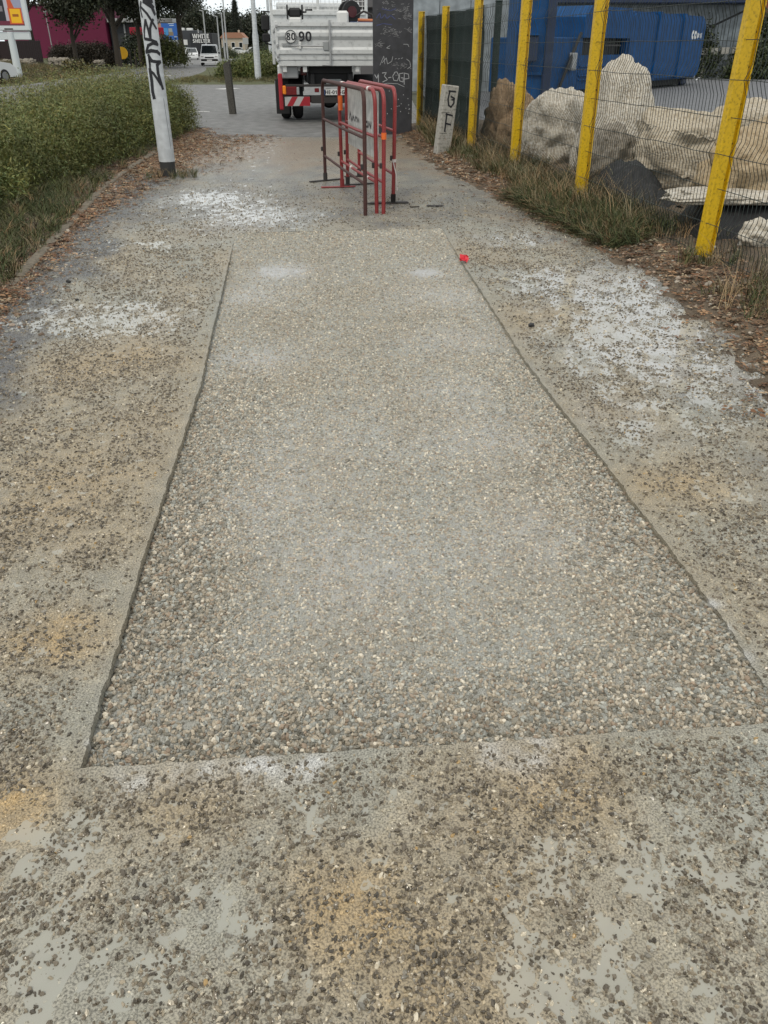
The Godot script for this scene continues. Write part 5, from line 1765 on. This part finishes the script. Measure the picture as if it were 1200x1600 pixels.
func build_left_background() -> void:
	# the big hoarding on its leg
	var b = thing("billboard", "white framed roadside billboard on one leg with an orange food poster", "billboard", W(-18.95, 47.0), 0.10)
	tubepart("leg", [Vector3(0, -0.1, 0), Vector3(0, 2.1, 0)], [0.19, 0.17], M.billboard_white, b, 20)
	boxpart("beam", Vector3(-1.1, 1.93, -0.05), Vector3(4.1, 0.36, 0.22), M.billboard_white, b, 0.02)
	boxpart("frame", Vector3(-1.1, 3.66, 0), Vector3(4.3, 3.04, 0.26), M.billboard_white, b, 0.04)
	boxpart("maker_plate", Vector3(0.0, 2.22, 0.135), Vector3(0.42, 0.055, 0.012), M.dark_steel, b, 0.0)
	var img := Image.create(256, 192, false, Image.FORMAT_RGB8)
	img.fill(Color(0.60, 0.61, 0.70))
	for y in 192:
		for x in 256:
			if y > 192 - 1.05 * (x - 20) * 0.9 - 40 and x < 190 + y * 0.3 and y > x * 0.55 - 30: img.set_pixel(x, y, Color(0.78, 0.33, 0.18))
	blot(img, 120, 150, 92, 44, Color(0.72, 0.70, 0.74))
	blot(img, 120, 148, 80, 36, Color(0.13, 0.13, 0.16))
	blot(img, 96, 150, 24, 26, Color(0.62, 0.56, 0.56))
	blot(img, 60, 140, 30, 30, Color(0.66, 0.66, 0.68))
	blot(img, 178, 140, 16, 9, Color(0.5, 0.48, 0.5))
	blot(img, 100, 100, 80, 10, Color(0.85, 0.85, 0.86))
	img.fill_rect(Rect2i(0, 178, 256, 14), Color(0.42, 0.16, 0.24))
	img.fill_rect(Rect2i(210, 138, 44, 50), Color(0.80, 0.36, 0.18))
	blot(img, 232, 162, 17, 22, Color(0.93, 0.72, 0.10))
	img.fill_rect(Rect2i(222, 157, 20, 8), Color(0.62, 0.36, 0.08))
	poster("poster", b, Vector3(-1.1, 3.70, 0.138), Vector2(3.85, 2.66), img)
	# magenta store
	var s = thing("magenta_store", "magenta flat-roofed store building behind the trees", "building", W(-29.0, 80.0))
	boxpart("wall", Vector3(0.6, 2.2, -3.0), Vector3(9.0, 4.5, 6.0), M.magenta, s, 0.05)
	boxpart("roof_trim", Vector3(0.6, 4.49, -3.0), Vector3(9.2, 0.12, 6.2), M.maroon, s, 0.02)
	boxpart("glass_front", Vector3(7.0, 1.6, -1.6), Vector3(3.6, 3.2, 2.0), M.charcoal_clad, s, 0.03)
	for i in 4: boxpart("mullion", Vector3(5.5 + i * 1.0, 1.6, -0.56), Vector3(0.14, 3.2, 0.08), M.pole_grey, s, 0.01)
	boxpart("canopy", Vector3(8.0, 3.35, -1.4), Vector3(5.6, 0.3, 2.6), M.pole_grey, s, 0.03)
	var sg = thing("red_sign", "red sign strip above the shop front between the tree trunks", "sign", W(-20.6, 79.0))
	boxpart("panel", Vector3(0.4, 2.55, 0), Vector3(2.9, 0.55, 0.15), M.sign_red, sg, 0.02)
	for x in [-0.7, 1.5]: boxpart("leg", Vector3(x, 1.14, 0), Vector3(0.10, 2.3, 0.10), M.pole_grey, sg, 0.01)
	var fp = thing("lamp_pole", "slim pale lamp pole in front of the magenta store", "pole", W(-27.6, 76.5))  # thin pole carrying a small lamp head
	tubepart("shaft", [Vector3(0, 0, 0), Vector3(-0.05, 3.85, 0)], [0.045, 0.04], M.pole_grey, fp, 8)
	boxpart("lamp_head", Vector3(-0.05, 3.88, 0), Vector3(0.22, 0.14, 0.15), M.pole_grey, fp, 0.02)
	# dark boundary hedge, brown wall, railing, rocks
	var dw = thing("brown_wall", "dark maroon boundary wall under the big billboard", "wall", W(-26.2, 62.5))
	for i in 9: boxpart("wall_panel", Vector3(-5.2 + i * 0.95, 0.95, 0), Vector3(0.93, 1.6, 0.14), M.maroon, dw, 0.01)
	var rl = thing("railing", "dark metal railing in front of the magenta store", "railing", W(-24.0, 61.0))
	for i in 17: boxpart("bar", Vector3(-0.9 + i * 0.13, 1.1, 0), Vector3(0.025, 1.5, 0.025), M.under_black, rl, 0.0)
	for y in [0.5, 1.75]: boxpart("rail", Vector3(0.15, y, 0.03), Vector3(2.3, 0.04, 0.03), M.under_black, rl, 0.0)
	var dh = thing("hedge", "dark brown clipped hedge below the magenta store", "hedge", W(-20.0, 66.5))
	hedge_leaves(dh, W(-24.0, 66.0, 0.45), W(-19.7, 66.6, 0.38), 0.5, 1.18, 3000, 101, [0.030, 0.024, 0.014], leaf_sprig(17, 14, 0.3, 0.12, 0.06))
	hedge_stems(dh, W(-23.8, 66.0, 0.3), W(-19.9, 66.6, 0.3), 0.4, 0.9, 30, 102)
	var rk = [[-24.9, 60.0, 0.42], [-24.0, 60.5, 0.55], [-23.4, 60.3, 0.5], [-22.0, 60.8, 0.62], [-21.3, 60.6, 0.6], [-20.6, 61.2, 0.4], [-19.2, 61.5, 0.35]]
	for i in rk.size():
		boulder(["low pale rock at the left end of the rock row on the bank", "rounded pale rock below the railing on the bank", "small rock tucked beside the railing on the bank", "broad flat rock in the row on the bank", "twin-humped rock beside the dark gap on the bank", "dark low rock near the first tree", "last small rock of the row, behind the first tree"][i], "boulder", W(rk[i][0], rk[i][1], 0.50), Vector3(rk[i][2], rk[i][2] * 0.5, 0.35), i * 0.7, 200 + i, Vector3(0.30, 0.29, 0.27), 0.25)
	# trees on the bank
	tree("bank_tree", "slim young tree with a loose crown in front of the magenta store", W(-18.55, 55.0, 0.35), 1.7, 0.13, Vector3(0.7, 4.3, 0), Vector3(2.4, 2.4, 2.2), [0.030, 0.038, 0.018], 2100, 301, "trees on the grass bank")
	tree("bank_tree", "dark dense tree whose trunk stands beside the yellow panel", W(-19.2, 66.0, 0.4), 2.5, 0.21, Vector3(0.3, 5.2, 0), Vector3(3.2, 2.9, 3.0), [0.020, 0.026, 0.012], 2400, 302, "trees on the grass bank")
	tree("bank_tree", "dark tree just left of the graffiti lamp post, trunk bare", W(-19.1, 72.0, 0.4), 2.6, 0.19, Vector3(1.4, 5.2, 0), Vector3(3.6, 2.7, 3.0), [0.022, 0.028, 0.013], 2400, 303, "trees on the grass bank")
	tree("bank_tree", "broad dark tree right of the graffiti lamp post over the blue billboard", W(-17.2, 78.0, 0.4), 3.0, 0.22, Vector3(0.6, 6.0, 0), Vector3(2.9, 2.8, 2.9), [0.026, 0.034, 0.016], 2200, 304, "trees on the grass bank")
	tree("bank_tree", "tree behind the magenta store wall with overhanging branches", W(-27.5, 72.0, 0.4), 3.6, 0.2, Vector3(1.5, 6.6, 0), Vector3(3.6, 1.9, 2.5), [0.026, 0.032, 0.016], 1600, 305, "trees on the grass bank")
	# yellow panel, small posts, bushes
	var y = thing("yellow_panel", "curved yellow panel standing beside a tree trunk", "sign", W(-19.08, 66.8, 0.40))
	var st = S()
	disc(st, Vector3(0, 0.62, 0), Vector3(0.35, 0.0, 1).normalized(), 0.40, 0.05, 24, 0.02)
	obj("panel", st, M.sign_yellow, y)
	tubepart("stake", [Vector3(-0.1, -0.1, -0.12), Vector3(-0.1, 0.6, -0.12)], 0.03, M.dark_steel, y, 8)
	var r := RandomNumberGenerator.new()
	r.seed = 21
	for i in 3:
		var o = thing("garden_stake", ["thin dark stake in the grass beside the second tree", "dark stake with a pale top in the bank grass", "short dark stake near the graffiti lamp post's far side"][i], "stake", W([-17.9, -16.6, -16.1][i], [62.0, 61.0, 58.0][i], 0.3))
		tubepart("shaft", [Vector3(0, -0.1, 0), Vector3(0.02, 0.95, 0)], 0.045, M.bark, o, 6)
		tubepart("cap", [Vector3(0.02, 0.94, 0), Vector3(0.02, 1.0, 0)], 0.05, M.dark_steel, o, 6)
	bush("roadside_shrub", "bright green shrub behind the yellow panel", W(-17.6, 72.5, 0.35), Vector3(1.9, 0.85, 1.0), [0.075, 0.09, 0.02], 520, 401)
	bush("roadside_shrub", "dark shrub mass under the red sign strip", W(-20.4, 77.0, 0.35), Vector3(1.7, 1.0, 1.0), [0.022, 0.034, 0.014], 420, 402)
	bush("roadside_shrub", "straw-coloured weeds round the first tree's foot", W(-18.3, 53.8, 0.25), Vector3(0.6, 0.12, 0.4), [0.12, 0.115, 0.045], 70, 403)
	# vehicles
	var cw = [[Vector2(0.97, 0.92), Vector2(0.17, 1.41), 0.88, 1.0], [Vector2(-1.92, 0.95), Vector2(-1.47, 1.37), 0.85, -1.0]]
	var vw = [[Vector2(1.27, 1.06), Vector2(0.80, 1.72), 0.90, 1.0], [Vector2(-2.11, 1.15), Vector2(-2.07, 1.65), 0.8, -1.0]]
	var vn = car("van", "white delivery van driving towards the junction", "van", W(-15.2, 80.0), 0.14, van_profile(), 1.78, M.car_white, [-1.35, 1.35], 0.32, vw)
	vn.scale = Vector3.ONE * 0.86
	var c1 = car("car", "white hatchback following the van down the road", "car", W(-23.5, 112.0), 0.2, car_profile(), 1.76, M.car_white, [-1.3, 1.3], 0.31, cw)
	c1.scale = Vector3.ONE * 0.85
	var dark = car_profile()
	dark.bumper = M.under_black
	for k in ["body", "roof", "side"]:
		for q in dark[k]: q[1] = q[1] * 1.16 + 0.02
	dark.belt *= 1.16
	dark.top *= 1.16
	var cd = [[Vector2(0.97, 1.08), Vector2(0.17, 1.66), 0.88, 1.0], [Vector2(-1.92, 1.1), Vector2(-1.47, 1.6), 0.85, -1.0]]
	car("car", "dark parked estate car on the verge beneath the blue billboard", "car", W(-26.6, 116.0, 0.30), 1.25, dark, 1.8, M.car_dark, [-1.3, 1.3], 0.34, cd)
	car("car", "white car at the kerb under the big billboard, cut off by the picture edge", "car", W(-18.55, 40.3), 2.7, car_profile(), 1.76, M.car_white, [-1.3, 1.3], 0.31, cw)
	for i in 4:
		copy_of(c1, W(-33.0 + i * 2.7, 172.0 + i * 2.0), 1.3 + 0.2 * i, ["white car parked at the left end of the row below the tiled house", "white car parked under the tiled house beside the street lamp", "white car parked between the tiled house and the road sign", "white car parked behind the grey road sign"][i], "white cars parked by the tiled house")
	car("car", "dark saloon half hidden behind the graffiti lamp post", "car", W(-20.9, 88.0, 0.1), 0.3, dark, 1.8, M.car_dark, [-1.3, 1.3], 0.34, cd)
	var bl = thing("white_block", "white plastic road block at the far junction", "road block", W(-20.9, 92.0))
	boxpart("body", Vector3(0, 0.42, 0), Vector3(0.62, 0.86, 0.4), M.plate_white, bl, 0.08)
	boxpart("foot", Vector3(0, 0.04, 0), Vector3(0.74, 0.14, 0.5), M.plate_grey, bl, 0.02)

# ---------------------------------------------------------------- far end of the road
func build_far_background() -> void:
	var b = thing("billboard", "blue poster billboard on posts beside the far road", "billboard", W(-21.6, 92.0), 0.25)
	boxpart("frame", Vector3(0, 2.80, 0), Vector3(2.5, 1.95, 0.2), M.billboard_white, b, 0.04)
	for x in [-0.8, 0.8]: boxpart("leg", Vector3(x, 0.92, -0.05), Vector3(0.16, 1.95, 0.16), M.pole_grey, b, 0.01)
	var img := Image.create(192, 144, false, Image.FORMAT_RGB8)
	img.fill(Color(0.22, 0.42, 0.72))
	img.fill_rect(Rect2i(0, 0, 60, 144), Color(0.70, 0.55, 0.48))
	img.fill_rect(Rect2i(0, 90, 60, 54), Color(0.55, 0.34, 0.28))
	img.fill_rect(Rect2i(60, 60, 50, 50), Color(0.30, 0.60, 0.82))
	blot(img, 130, 80, 16, 20, Color(0.62, 0.66, 0.66))
	blot(img, 132, 100, 20, 14, Color(0.55, 0.50, 0.40))
	img.fill_rect(Rect2i(118, 24, 46, 6), Color(0.8, 0.86, 0.92))
	img.fill_rect(Rect2i(126, 38, 36, 5), Color(0.8, 0.86, 0.92))
	img.fill_rect(Rect2i(158, 118, 24, 8), Color(0.82, 0.86, 0.9))
	poster("poster", b, Vector3(0, 2.84, 0.108), Vector2(2.3, 1.7), img)
	var g = thing("grey_store", "charcoal flat store with a small white notice on its wall", "building", W(-33.0, 152.0))
	boxpart("wall", Vector3(0, 1.8, -3), Vector3(4.2, 3.7, 6.0), M.charcoal_clad, g, 0.05)
	boxpart("roof_unit", Vector3(-0.6, 3.75, -1.5), Vector3(1.2, 0.5, 1.0), M.plate_white, g, 0.05)
	boxpart("roof_unit", Vector3(0.9, 3.75, -1.5), Vector3(0.9, 0.45, 1.0), M.plate_white, g, 0.05)
	boxpart("notice", Vector3(0.25, 1.95, 0.02), Vector3(0.75, 0.75, 0.06), M.plate_white, g, 0.01)
	var w = thing("shelter_store", "black store front lettered WHITE SHELTER", "building", W(-29.7, 150.0))
	boxpart("wall", Vector3(0, 1.55, -3), Vector3(3.6, 3.4, 6.0), M.black_clad, w, 0.05)
	words("sign_text", "WHITE", 0.62, M.plate_white, w, Vector3(0.0, 2.80, 0.03), Basis.IDENTITY, true, 0.05)
	words("sign_text", "SHELTER", 0.50, M.plate_white, w, Vector3(0.05, 2.12, 0.03), Basis.IDENTITY, true, 0.05)
	boxpart("roof_mast", Vector3(-0.45, 3.5, -0.5), Vector3(0.08, 0.6, 0.08), M.plate_white, w, 0.0)
	var h = thing("house", "cream house with an orange tiled roof in front of the wood", "house", W(-29.8, 182.0))
	boxpart("wall", Vector3(0, 1.4, -2), Vector3(4.6, 2.8, 4.0), M.house_cream, h, 0.05)
	var st = S()
	prism(st, [Vector2(-2.6, 2.75), Vector2(2.6, 2.75), Vector2(1.6, 3.7), Vector2(-1.6, 3.7)], -4.2, 0.2)
	var rf = obj("roof", st, M.tile_orange, h)
	boxpart("chimney", Vector3(1.0, 3.8, -2), Vector3(0.35, 0.7, 0.35), M.house_cream, rf, 0.02)
	for x in [-1.5, 0.0, 1.5]:
		var wi = boxpart("window", Vector3(x, 1.6, 0.01), Vector3(0.75, 0.95, 0.06), M.plate_white, h, 0.01)
		boxpart("pane", Vector3(x, 1.6, 0.045), Vector3(0.6, 0.8, 0.02), M.window_dark, wi, 0.0)
	var sg = thing("road_sign", "grey rectangular road sign on a post right of the tiled house", "road sign", W(-24.9, 166.0))
	boxpart("panel", Vector3(0, 2.2, 0.06), Vector3(1.0, 1.0, 0.05), M.pole_grey, sg, 0.01)
	tubepart("post", [Vector3(0, -0.1, 0), Vector3(0, 2.6, 0)], 0.05, M.pole_grey, sg, 6)
	# the wood on the skyline
	var r := RandomNumberGenerator.new()
	r.seed = 500
	var xf = []
	var cols = []
	var crowns = [[-86, 235, 11.0, 7], [-76, 240, 10.0, 7], [-68, 232, 9.0, 6], [-60, 238, 8.5, 6], [-53, 236, 8.2, 5], [-47, 232, 10.2, 4.2], [-45.5, 226, 9.0, 3], [-41, 236, 8.4, 4], [-38, 230, 7.8, 3.4], [-33.5, 236, 8.0, 4.0], [-30.5, 230, 7.8, 3.2], [-27, 236, 7.6, 4], [-22, 240, 8.0, 5], [-14, 242, 8.4, 6], [-5, 246, 8.0, 6], [5, 246, 8.6, 7]]
	for c in crowns:
		for i in 620:
			var v = Vector3(r.randfn(), r.randfn(), r.randfn()).normalized() * (1.0 - 0.45 * pow(r.randf(), 2.0))
			v *= 1.0 + 0.3 * n_a.get_noise_3dv(v * 2.0 + Vector3(c[0], 0, 0))
			xf.append(Transform3D(rand_basis(r).scaled(Vector3.ONE * r.randf_range(2.2, 3.8)), W(c[0] + v.x * c[3], c[1] + v.z * 3.0, c[2] * 0.52 + v.y * c[2] * 0.48)))
			cols.append(leaf_tone(r, [0.030, 0.040, 0.022], 0.35))
	if not M.has("sprig_tree"): M.sprig_tree = leaf_sprig(13, 14, 0.55, 0.20, 0.11)
	tag(many("wood", M.sprig_tree, M.leaf, xf, cols), "dark green wood along the skyline beyond the stores", "wood", "", "stuff")
	tree("conifer", "pointed dark conifer rising out of the wood", W(-35.3, 222.0), 2.0, 0.3, Vector3(0, 5.9, 0), Vector3(2.6, 4.6, 2.6), [0.018, 0.026, 0.016], 1500, 601, "", true)
	bush("roadside_shrub", "row of low shrubs in front of the tiled house", W(-21.5, 122.0), Vector3(2.4, 0.6, 1.2), [0.05, 0.065, 0.025], 360, 603)
	bush("roadside_shrub", "grey-green shrub left of the tiled house", W(-30.4, 165.0), Vector3(1.2, 1.0, 1.0), [0.035, 0.045, 0.025], 240, 604)
	bush("roadside_shrub", "wide shrub bank behind the far hedge and the truck", W(-12.0, 130.0), Vector3(8.0, 1.1, 2.0), [0.04, 0.052, 0.024], 900, 605)

# ---------------------------------------------------------------- grass, leaves and odds and ends
func grass_tuft(seed_, n, h, spread, w) -> ArrayMesh:
	var r := RandomNumberGenerator.new()
	r.seed = seed_
	var st = S()
	for i in n:
		var a = r.randf() * TAU
		var p = Vector3(cos(a), 0, sin(a)) * spread * sqrt(r.randf()) * 0.5
		var lean = Vector3(r.randfn(), 0, r.randfn()) * 0.35
		var hh = h * r.randf_range(0.45, 1.1)
		var side = Vector3(-sin(a * 3.0), 0, cos(a * 3.0)) * w * 0.5
		var m = p + Vector3(0, hh * 0.55, 0) + lean * hh * 0.4
		var t = p + Vector3(0, hh * r.randf_range(0.75, 1.0), 0) + lean * hh * 1.15
		var n1 = (Vector3.UP + side.cross(Vector3.UP).normalized() * 0.6).normalized()
		quad(st, p - side, p + side, m + side * 0.8, m - side * 0.8, n1)
		tri(st, m - side * 0.8, m + side * 0.8, t, n1)
	return st.commit()

func build_grass_and_litter() -> void:
	var r := RandomNumberGenerator.new()
	r.seed = 808
	var tuft = grass_tuft(1, 16, 0.24, 0.12, 0.0055)
	var tall = grass_tuft(2, 9, 0.46, 0.12, 0.005)
	var green = [0.066, 0.084, 0.028]
	var straw = [0.215, 0.172, 0.098]
	# right: along the fence
	var xf = []
	var cols = []
	var xt = []
	var ct = []
	for i in 4300:
		var d = r.randf_range(3.2, 19.0)
		var fx = fence_x(d)
		var x = fx + r.randfn() * 0.26 - 0.05
		var dens = 0.30 + 1.1 * n_a.get_noise_2d(x * 0.9 + 4.0, d * 0.7)
		dens += 0.55 * smoothstep(6.8, 8.0, d) * (1.0 if d < 11.0 else 0.75)
		dens -= 0.35 * smoothstep(5.0, 6.4, d) * smoothstep(7.4, 6.4, d)
		if x < along(PATH_RIGHT, d) + 0.10 + 0.22 * smoothstep(8.6, 10.0, d) or r.randf() > dens: continue
		var s = r.randf_range(0.5, 1.15) * (0.75 if d < 7.0 else 1.0)
		var b = Basis(Vector3.UP, r.randf() * TAU).scaled(Vector3(s, s * r.randf_range(0.7, 1.15), s))
		var dry = r.randf() < 0.32 + 0.5 * n_a.get_noise_2d(x * 1.2 + 90.0, d * 0.8)
		if r.randf() < 0.22:
			xt.append(Transform3D(b, W(x, d, verge_r(x, d) - 0.01)))
			ct.append(leaf_tone(r, straw, 0.3))
		else:
			xf.append(Transform3D(b, W(x, d, verge_r(x, d) - 0.01)))
			cols.append(leaf_tone(r, straw if dry else green, 0.35))
	# flattened green grass that spills onto the path
	for i in 700:
		var d = r.randf_range(6.9, 9.6)
		var x = along(PATH_RIGHT, d) + 0.05 + absf(r.randfn()) * 0.22
		var b = Basis(Vector3.UP, r.randf() * TAU) * Basis(Vector3.RIGHT, r.randf_range(0.5, 1.2))
		xf.append(Transform3D(b.scaled(Vector3.ONE * r.randf_range(0.6, 1.0)), W(x, d, verge_r(x, d) + 0.01)))
		cols.append(leaf_tone(r, green if r.randf() < 0.7 else straw, 0.35))
	tag(many("fence_grass", tuft, M.blade, xf, cols), "green and straw grass growing along the foot of the fence", "grass", "", "stuff")
	tag(many("dry_stalks", tall, M.blade, xt, ct), "tall dry grass stalks between the fence posts", "grass", "", "stuff")
	# left: between kerb and hedge
	xf = []
	cols = []
	for i in 3600:
		var d = r.randf_range(3.5, 19.5)
		var x = along(PATH_LEFT, d) - 0.12 - r.randf() * 1.15
		if x < -5.3: continue
		var near = smoothstep(11.5, 8.5, d)
		if r.randf() > 0.12 + 0.75 * near + 0.3 * n_a.get_noise_2d(x, d): continue
		var s = r.randf_range(0.5, 1.0)
		xf.append(Transform3D(Basis(Vector3.UP, r.randf() * TAU).scaled(Vector3(s, s * r.randf_range(0.6, 1.1), s)), W(x, d, verge_l(x, d) - 0.01)))
		cols.append(leaf_tone(r, green if r.randf() < 0.8 else straw, 0.35))
	for q in [[-2.68, 11.3], [-2.6, 11.5], [-2.72, 11.15], [-2.98, 11.12], [-2.55, 11.25]]:
		for k in 6:
			xf.append(Transform3D(Basis(Vector3.UP, r.randf() * TAU).scaled(Vector3.ONE * r.randf_range(0.4, 0.7)), W(q[0] + r.randfn() * 0.06, q[1] + r.randfn() * 0.06, 0.0)))
			cols.append(leaf_tone(r, green if r.randf() < 0.6 else straw, 0.3))
	tag(many("hedge_grass", tuft, M.blade, xf, cols), "long green grass between the kerb stones and the hedge", "grass", "", "stuff")
	# rough grass on the bank over the road and on the island
	xf = []
	cols = []
	for i in 2600:
		var d = r.randf_range(34.0, 62.0)
		var e = r.randf_range(0.2, 10.0)
		var x = along(ROAD_MID, d) - 4.9 - e
		xf.append(Transform3D(Basis(Vector3.UP, r.randf() * TAU).scaled(Vector3(2.2, r.randf_range(0.6, 1.6), 2.2)), W(x, d, -0.03 + 0.55 * smoothstep(0.0, 9.0, e) + 0.09 * n_a.get_noise_2d(x * 0.3, d * 0.3))))
		cols.append(leaf_tone(r, [0.105, 0.105, 0.040] if r.randf() < 0.7 else straw, 0.35))
	for i in 500:
		xf.append(Transform3D(Basis(Vector3.UP, r.randf() * TAU).scaled(Vector3(1.8, r.randf_range(0.5, 1.2), 1.8)), W(r.randf_range(-10.0, -4.4), r.randf_range(41.0, 49.0), 0.02)))
		cols.append(leaf_tone(r, [0.12, 0.115, 0.045], 0.35))
	tag(many("bank_tufts", tuft, M.blade, xf, cols), "rough grass tufts on the bank over the road", "grass", "", "stuff")
	# fallen leaves
	var lf = S()
	for i in 3:
		var o = Vector3(i * 0.02 - 0.02, 0.002 * i, (i % 2) * 0.015)
		tri(lf, o + Vector3(-0.016, 0, 0), o + Vector3(0, 0.005, 0.007), o + Vector3(0.004, 0.004, -0.007), Vector3.UP)
		tri(lf, o + Vector3(0.017, 0.003, 0.002), o + Vector3(0, 0.005, 0.007), o + Vector3(0.004, 0.004, -0.007), Vector3.UP)
	var leaf = lf.commit()
	xf = []
	cols = []
	var put = func(x, d, y):
		var s = r.randf_range(0.5, 1.3)
		xf.append(Transform3D((Basis(Vector3.UP, r.randf() * TAU) * Basis(Vector3.RIGHT, r.randfn() * 0.35)).scaled(Vector3.ONE * s), W(x, d, y)))
		var k = r.randf()
		var c = [0.115, 0.062, 0.030] if k < 0.5 else ([0.20, 0.13, 0.07] if k < 0.8 else [0.30, 0.235, 0.15])
		cols.append(leaf_tone(r, c, 0.4))
	for i in 11000:
		var d = r.randf_range(2.6, 17.5)
		var x = along(PATH_RIGHT, d) + 0.12 + r.randfn() * 0.26 + 0.16
		var y = verge_r(x, d)
		if x > along(PATH_RIGHT, d) + 1.2: continue
		if y < 0.002 and r.randf() > 0.25: continue
		put.call(x, d, maxf(y, 0.0) + 0.004)
	for i in 9000:
		var d = r.randf_range(4.0, 18.5)
		var x = along(PATH_LEFT, d) + r.randfn() * lerpf(0.09, 0.24, smoothstep(7.5, 11.0, d)) - 0.06 + 0.28 * smoothstep(8.0, 11.0, d)
		if d < 8.0 and r.randf() < 0.45: continue
		put.call(x, d, maxf(verge_l(x, d), 0.0) + 0.005)
	for i in 5000:
		var d = r.randf_range(11.5, 17.0)
		var x = -3.4 + r.randfn() * 0.55 + 0.12 * (d - 12.0)
		if x > -1.9: continue
		put.call(x, d, maxf(verge_l(x, d), 0.0) + 0.006)
	tag(many("fallen_leaves", leaf, M.dead_leaf, xf, cols), "brown dead leaves and twigs strewn along both edges of the footpath", "leaves", "", "stuff")
	# clods and chips of soil on the verges
	xf = []
	cols = []
	for i in 6000:
		var d = r.randf_range(2.4, 14.0)
		var x = along(PATH_RIGHT, d) + absf(r.randfn()) * 0.35
		if r.randf() < 0.35: x = along(PATH_LEFT, d) - r.randfn() * 0.18
		var y = verge_r(x, d) if x > 0.0 else verge_l(x, d)
		var s = r.randf_range(0.008, 0.03) * (1.0 if r.randf() < 0.9 else 1.8)
		xf.append(Transform3D(rand_basis(r).scaled(Vector3(s, s * 0.7, s)), W(x, d, maxf(y, 0.0))))
		cols.append(leaf_tone(r, [0.13, 0.095, 0.06] if r.randf() < 0.75 else [0.30, 0.27, 0.22], 0.35))
	tag(many("soil_clods", pebble_mesh(9, 0.3), M.stone_dry, xf, cols), "crumbs of brown soil and small stones on the verges", "soil", "", "stuff")

func fence_x(d) -> float:
	for i in POSTS.size() - 1:
		if d <= POSTS[i + 1][1]:
			return lerpf(POSTS[i][0], POSTS[i + 1][0], (d - POSTS[i][1]) / (POSTS[i + 1][1] - POSTS[i][1]))
	return POSTS[-1][0]

func build_small_things() -> void:
	var w = thing("litter_scrap", "crumpled red and white scrap of packaging at the trench edge", "litter", W(0.64, 6.5, 0.0))
	var st = S()
	var r := RandomNumberGenerator.new()
	r.seed = 66
	var paper = func(c, n, s):
		for i in n:
			var b = rand_basis(r)
			var q = c + Vector3(r.randf_range(-1, 1), r.randf_range(0, 0.8), r.randf_range(-1, 1)) * s * 0.5
			quad(st, q - b.x * s * 0.6 - b.y * s * 0.4, q + b.x * s * 0.6 - b.y * s * 0.3, q + b.x * s * 0.5 + b.y * s * 0.4, q - b.x * s * 0.5 + b.y * s * 0.4, b.z)
	paper.call(Vector3(0, 0.025, 0), 9, 0.045)
	obj("red_film", st, M.litter_red, w)
	st = S()
	paper.call(Vector3(-0.04, 0.018, 0.015), 4, 0.03)
	obj("white_film", st, M.litter_white, w)
	for q in [["dark stone lying on the pale wet slurry beside the trench", 0.91, 4.81, 0.034], ["dark stone on the grey asphalt near the grass verge", -2.31, 5.86, 0.030], ["small dark pebble on the grey asphalt near the grass verge", -2.09, 5.39, 0.022]]:
		var o = place(pebble_mesh(int(q[3] * 1000), 0.28), "loose_stone", M.dark_stone)
		o.position = W(q[1], q[2], q[3] * 0.35)
		o.scale = Vector3(q[3] * 1.2, q[3] * 0.9, q[3])
		tag(o, q[0], "stone", "stray stones on the footpath")
	for q in [["flat dark rag on the footpath right of the barriers", 0.55, 9.05, 0.20], ["thin dark twig beside the black barrier feet", 0.33, 9.0, 0.10]]:
		var o = thing("rag" if q[3] > 0.15 else "twig", q[0], "rag" if q[3] > 0.15 else "twig", W(q[1], q[2]))
		if q[3] > 0.15:
			var m = grid_mesh(10, 6, func(u, v): return [Vector3((u - 0.5) * 0.20 * (1.0 - 0.3 * absf(v - 0.5)), 0.006 + 0.012 * absf(sin(u * 9.0 + v * 4.0)), (0.5 - v) * 0.06), Color.WHITE])
			place(m, "cloth", M.dark_steel, o)
		else:
			tubepart("stick", [Vector3(-0.05, 0.006, 0), Vector3(0.05, 0.012, 0.01)], 0.006, M.bark, o, 6)
